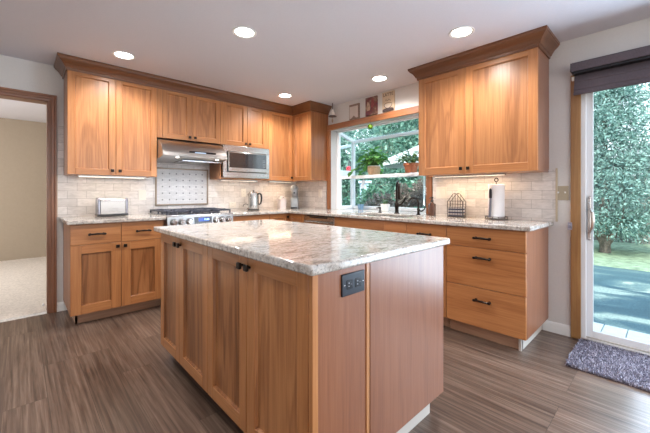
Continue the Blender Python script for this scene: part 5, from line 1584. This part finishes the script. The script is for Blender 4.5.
broad_tree(7.7, 2.75, 5.4, 1.5, 'leafy tree beyond the garden window above the terracotta pot')
broad_tree(7.7, 6.15, 5.6, 1.5, 'leafy tree beyond the garden window above the tan plant pot')
broad_tree(4.2, 7.3, 5.6, 1.7, 'leafy tree rising behind the garden shed roof')
broad_tree(12.2, 4.4, 7.0, 1.8, 'tall leafy tree farthest back beyond the garden window', 9000)
broad_tree(7.4, 10.2, 7.0, 2.0, 'tall leafy tree behind the shed seen through the side pane', 9000)
broad_tree(12.2, 8.9, 7.5, 2.0, 'tall leafy tree in the far corner of the garden past the shed', 9000)


def shrub(x, y, h, w_, label, mat, n=3200, ls=0.075):
    tree('garden_shrub', label, 'shrub', (x, y, GZ), blobs_round(w_, h * 0.45, h * 0.55, 12), n, ls, mat,
         [([(0, 0, 0), (0.05, 0.05, h * 0.6)], [0.04, 0.02]), ([(0, 0, 0), (-0.15, 0.1, h * 0.6)], [0.03, 0.015]), ([(0, 0, 0), (0.1, -0.15, h * 0.6)], [0.03, 0.015])], 'shrubs outside the garden window', flat=0.6)


shrub(2.45, 0.75, 1.85, 0.50, 'green shrub outside the window behind the white pot', BUSHG)
shrub(1.75, -0.42, 1.60, 0.46, 'russet-leaved shrub outside the window behind the tall faucet', BUSHR)
shrub(1.55, -1.55, 1.60, 0.46, 'green shrub outside the window behind the filter tap', BUSHG)
shrub(4.5, 2.05, 2.1, 0.50, 'green shrub farther out in the garden beside the pale blue pillar', BUSHG)
shrub(5.6, 1.35, 2.0, 0.45, 'green shrub at the lawn edge between the two leafy trees and the umbrella', BUSHG)
shrub(4.7, 0.80, 2.1, 0.52, 'russet shrub farther out in the garden beyond the tall faucet', BUSHR)

# shed / patio cover seen through the side of the garden window
SD = thing('garden_shed', 'blue-grey sided shed with pale overhanging roof beyond the window side pane', 'shed', (3.85, 4.1, GZ))
SID = plain('shed_siding', (0.20, 0.30, 0.36), 0.7, noise=0.1, nscale=10)
sd_ = MB()
for k in range(15):
    z = GZ + 0.16 * k
    sd_.prism([(3.40, z), (3.375, z), (3.40, z + 0.16)], 'y', 3.2, 5.0)
    sd_.prism([(3.2, z), (3.175, z), (3.2, z + 0.16)], 'x', 3.4, 4.3)
sd_.box(3.4, 4.3, 3.2, 5.0, GZ, 2.2)
obj('shed_wall', sd_, SID, SD, world=True)
SHT = plain('shed_trim', (0.60, 0.72, 0.82), 0.6)
obj('corner_board', MB().box(3.37, 3.45, 3.17, 3.25, GZ, 2.2), SHT, SD, world=True)
obj('shed_roof', MB().prism([(2.7, 2.16), (4.5, 2.62), (4.5, 2.70), (2.7, 2.24)], 'y', 2.9, 5.3), plain('shed_roofing', (0.40, 0.47, 0.52), 0.7), SD, world=True)
obj('roof_brace', MB().tube([(3.38, 3.19, 1.55), (2.85, 2.98, 2.18)], 0.045, 6), plain('brace_grey', (0.17, 0.20, 0.24), 0.7), SD, world=True)
gp = thing('garden_pillar', 'broad pale blue pillar with a flat cap standing in the garden beyond the window corner', 'pillar', (3.38, 1.40, GZ), math.radians(40))
obj('pillar_shaft', MB().box(-0.13, 0.13, -0.13, 0.13, 0, 1.70), plain('pillar_blue', (0.45, 0.62, 0.72), 0.7, noise=0.08, nscale=6), gp, bevel=0.01)
obj('pillar_cap', MB().box(-0.17, 0.17, -0.17, 0.17, 1.70, 1.76), SHT, gp, bevel=0.008)
# red feeder
r = thing('bird_feeder', 'small red bird feeder hanging outside beyond the tan pot plant', 'bird feeder', (1.55, 0.30, 1.55))
obj('feeder_bottle', MB().lathe([(0.02, 0.0), (0.045, 0.02), (0.045, 0.11), (0.02, 0.13)], 16), plain('feeder_red', (0.55, 0.015, 0.03), 0.25), r)
obj('feeder_tray', MB().lathe([(0.065, -0.03), (0.07, -0.01), (0.04, 0.005)], 16), bpy.data.materials['feeder_red'], r)
pk = MB().tube([(0, 0, 0.13), (0, 0, 0.22), (0.03, 0.02, 0.26), (0.10, 0.05, 0.24), (0.13, 0.06, 0.10), (0.13, 0.06, -1.85)], 0.008, 6)
obj('hanger_pole', pk, BLACK, r)
# umbrella
r = thing('garden_umbrella', 'open off-white garden umbrella beyond the window behind the terracotta pot', 'umbrella', (3.3, -0.35, GZ))
n = 8
cv = MB()
top = (0, 0, 2.55)
rim = [(0.95 * math.cos(2 * PI * k / n), 0.95 * math.sin(2 * PI * k / n), 2.15) for k in range(n)]
drop = [(p[0] * 1.005, p[1] * 1.005, 2.05) for p in rim]
cv.add([top] + rim + drop, [(0, 1 + k, 1 + (k + 1) % n) for k in range(n)] + [(1 + k, 1 + n + k, 1 + n + (k + 1) % n, 1 + (k + 1) % n) for k in range(n)])
co = obj('canopy', cv, plain('canvas_offwhite', (0.50, 0.53, 0.51), 0.8), r, smooth=0)
s_ = co.modifiers.new('th', 'SOLIDIFY'); s_.thickness = 0.004
obj('pole', MB().tube([(0, 0, 0.05), (0, 0, 2.55)], 0.02, 10), WHITE, r)
for k in range(n):
    obj('rib', MB().tube([(0, 0, 2.52), (rim[k][0] * 0.99, rim[k][1] * 0.99, 2.14)], 0.008, 5), WHITE, r)
obj('umbrella_base', MB().lathe([(0.24, 0.0), (0.24, 0.05), (0.05, 0.08), (0.04, 0.25)], 20), BLACK, r)
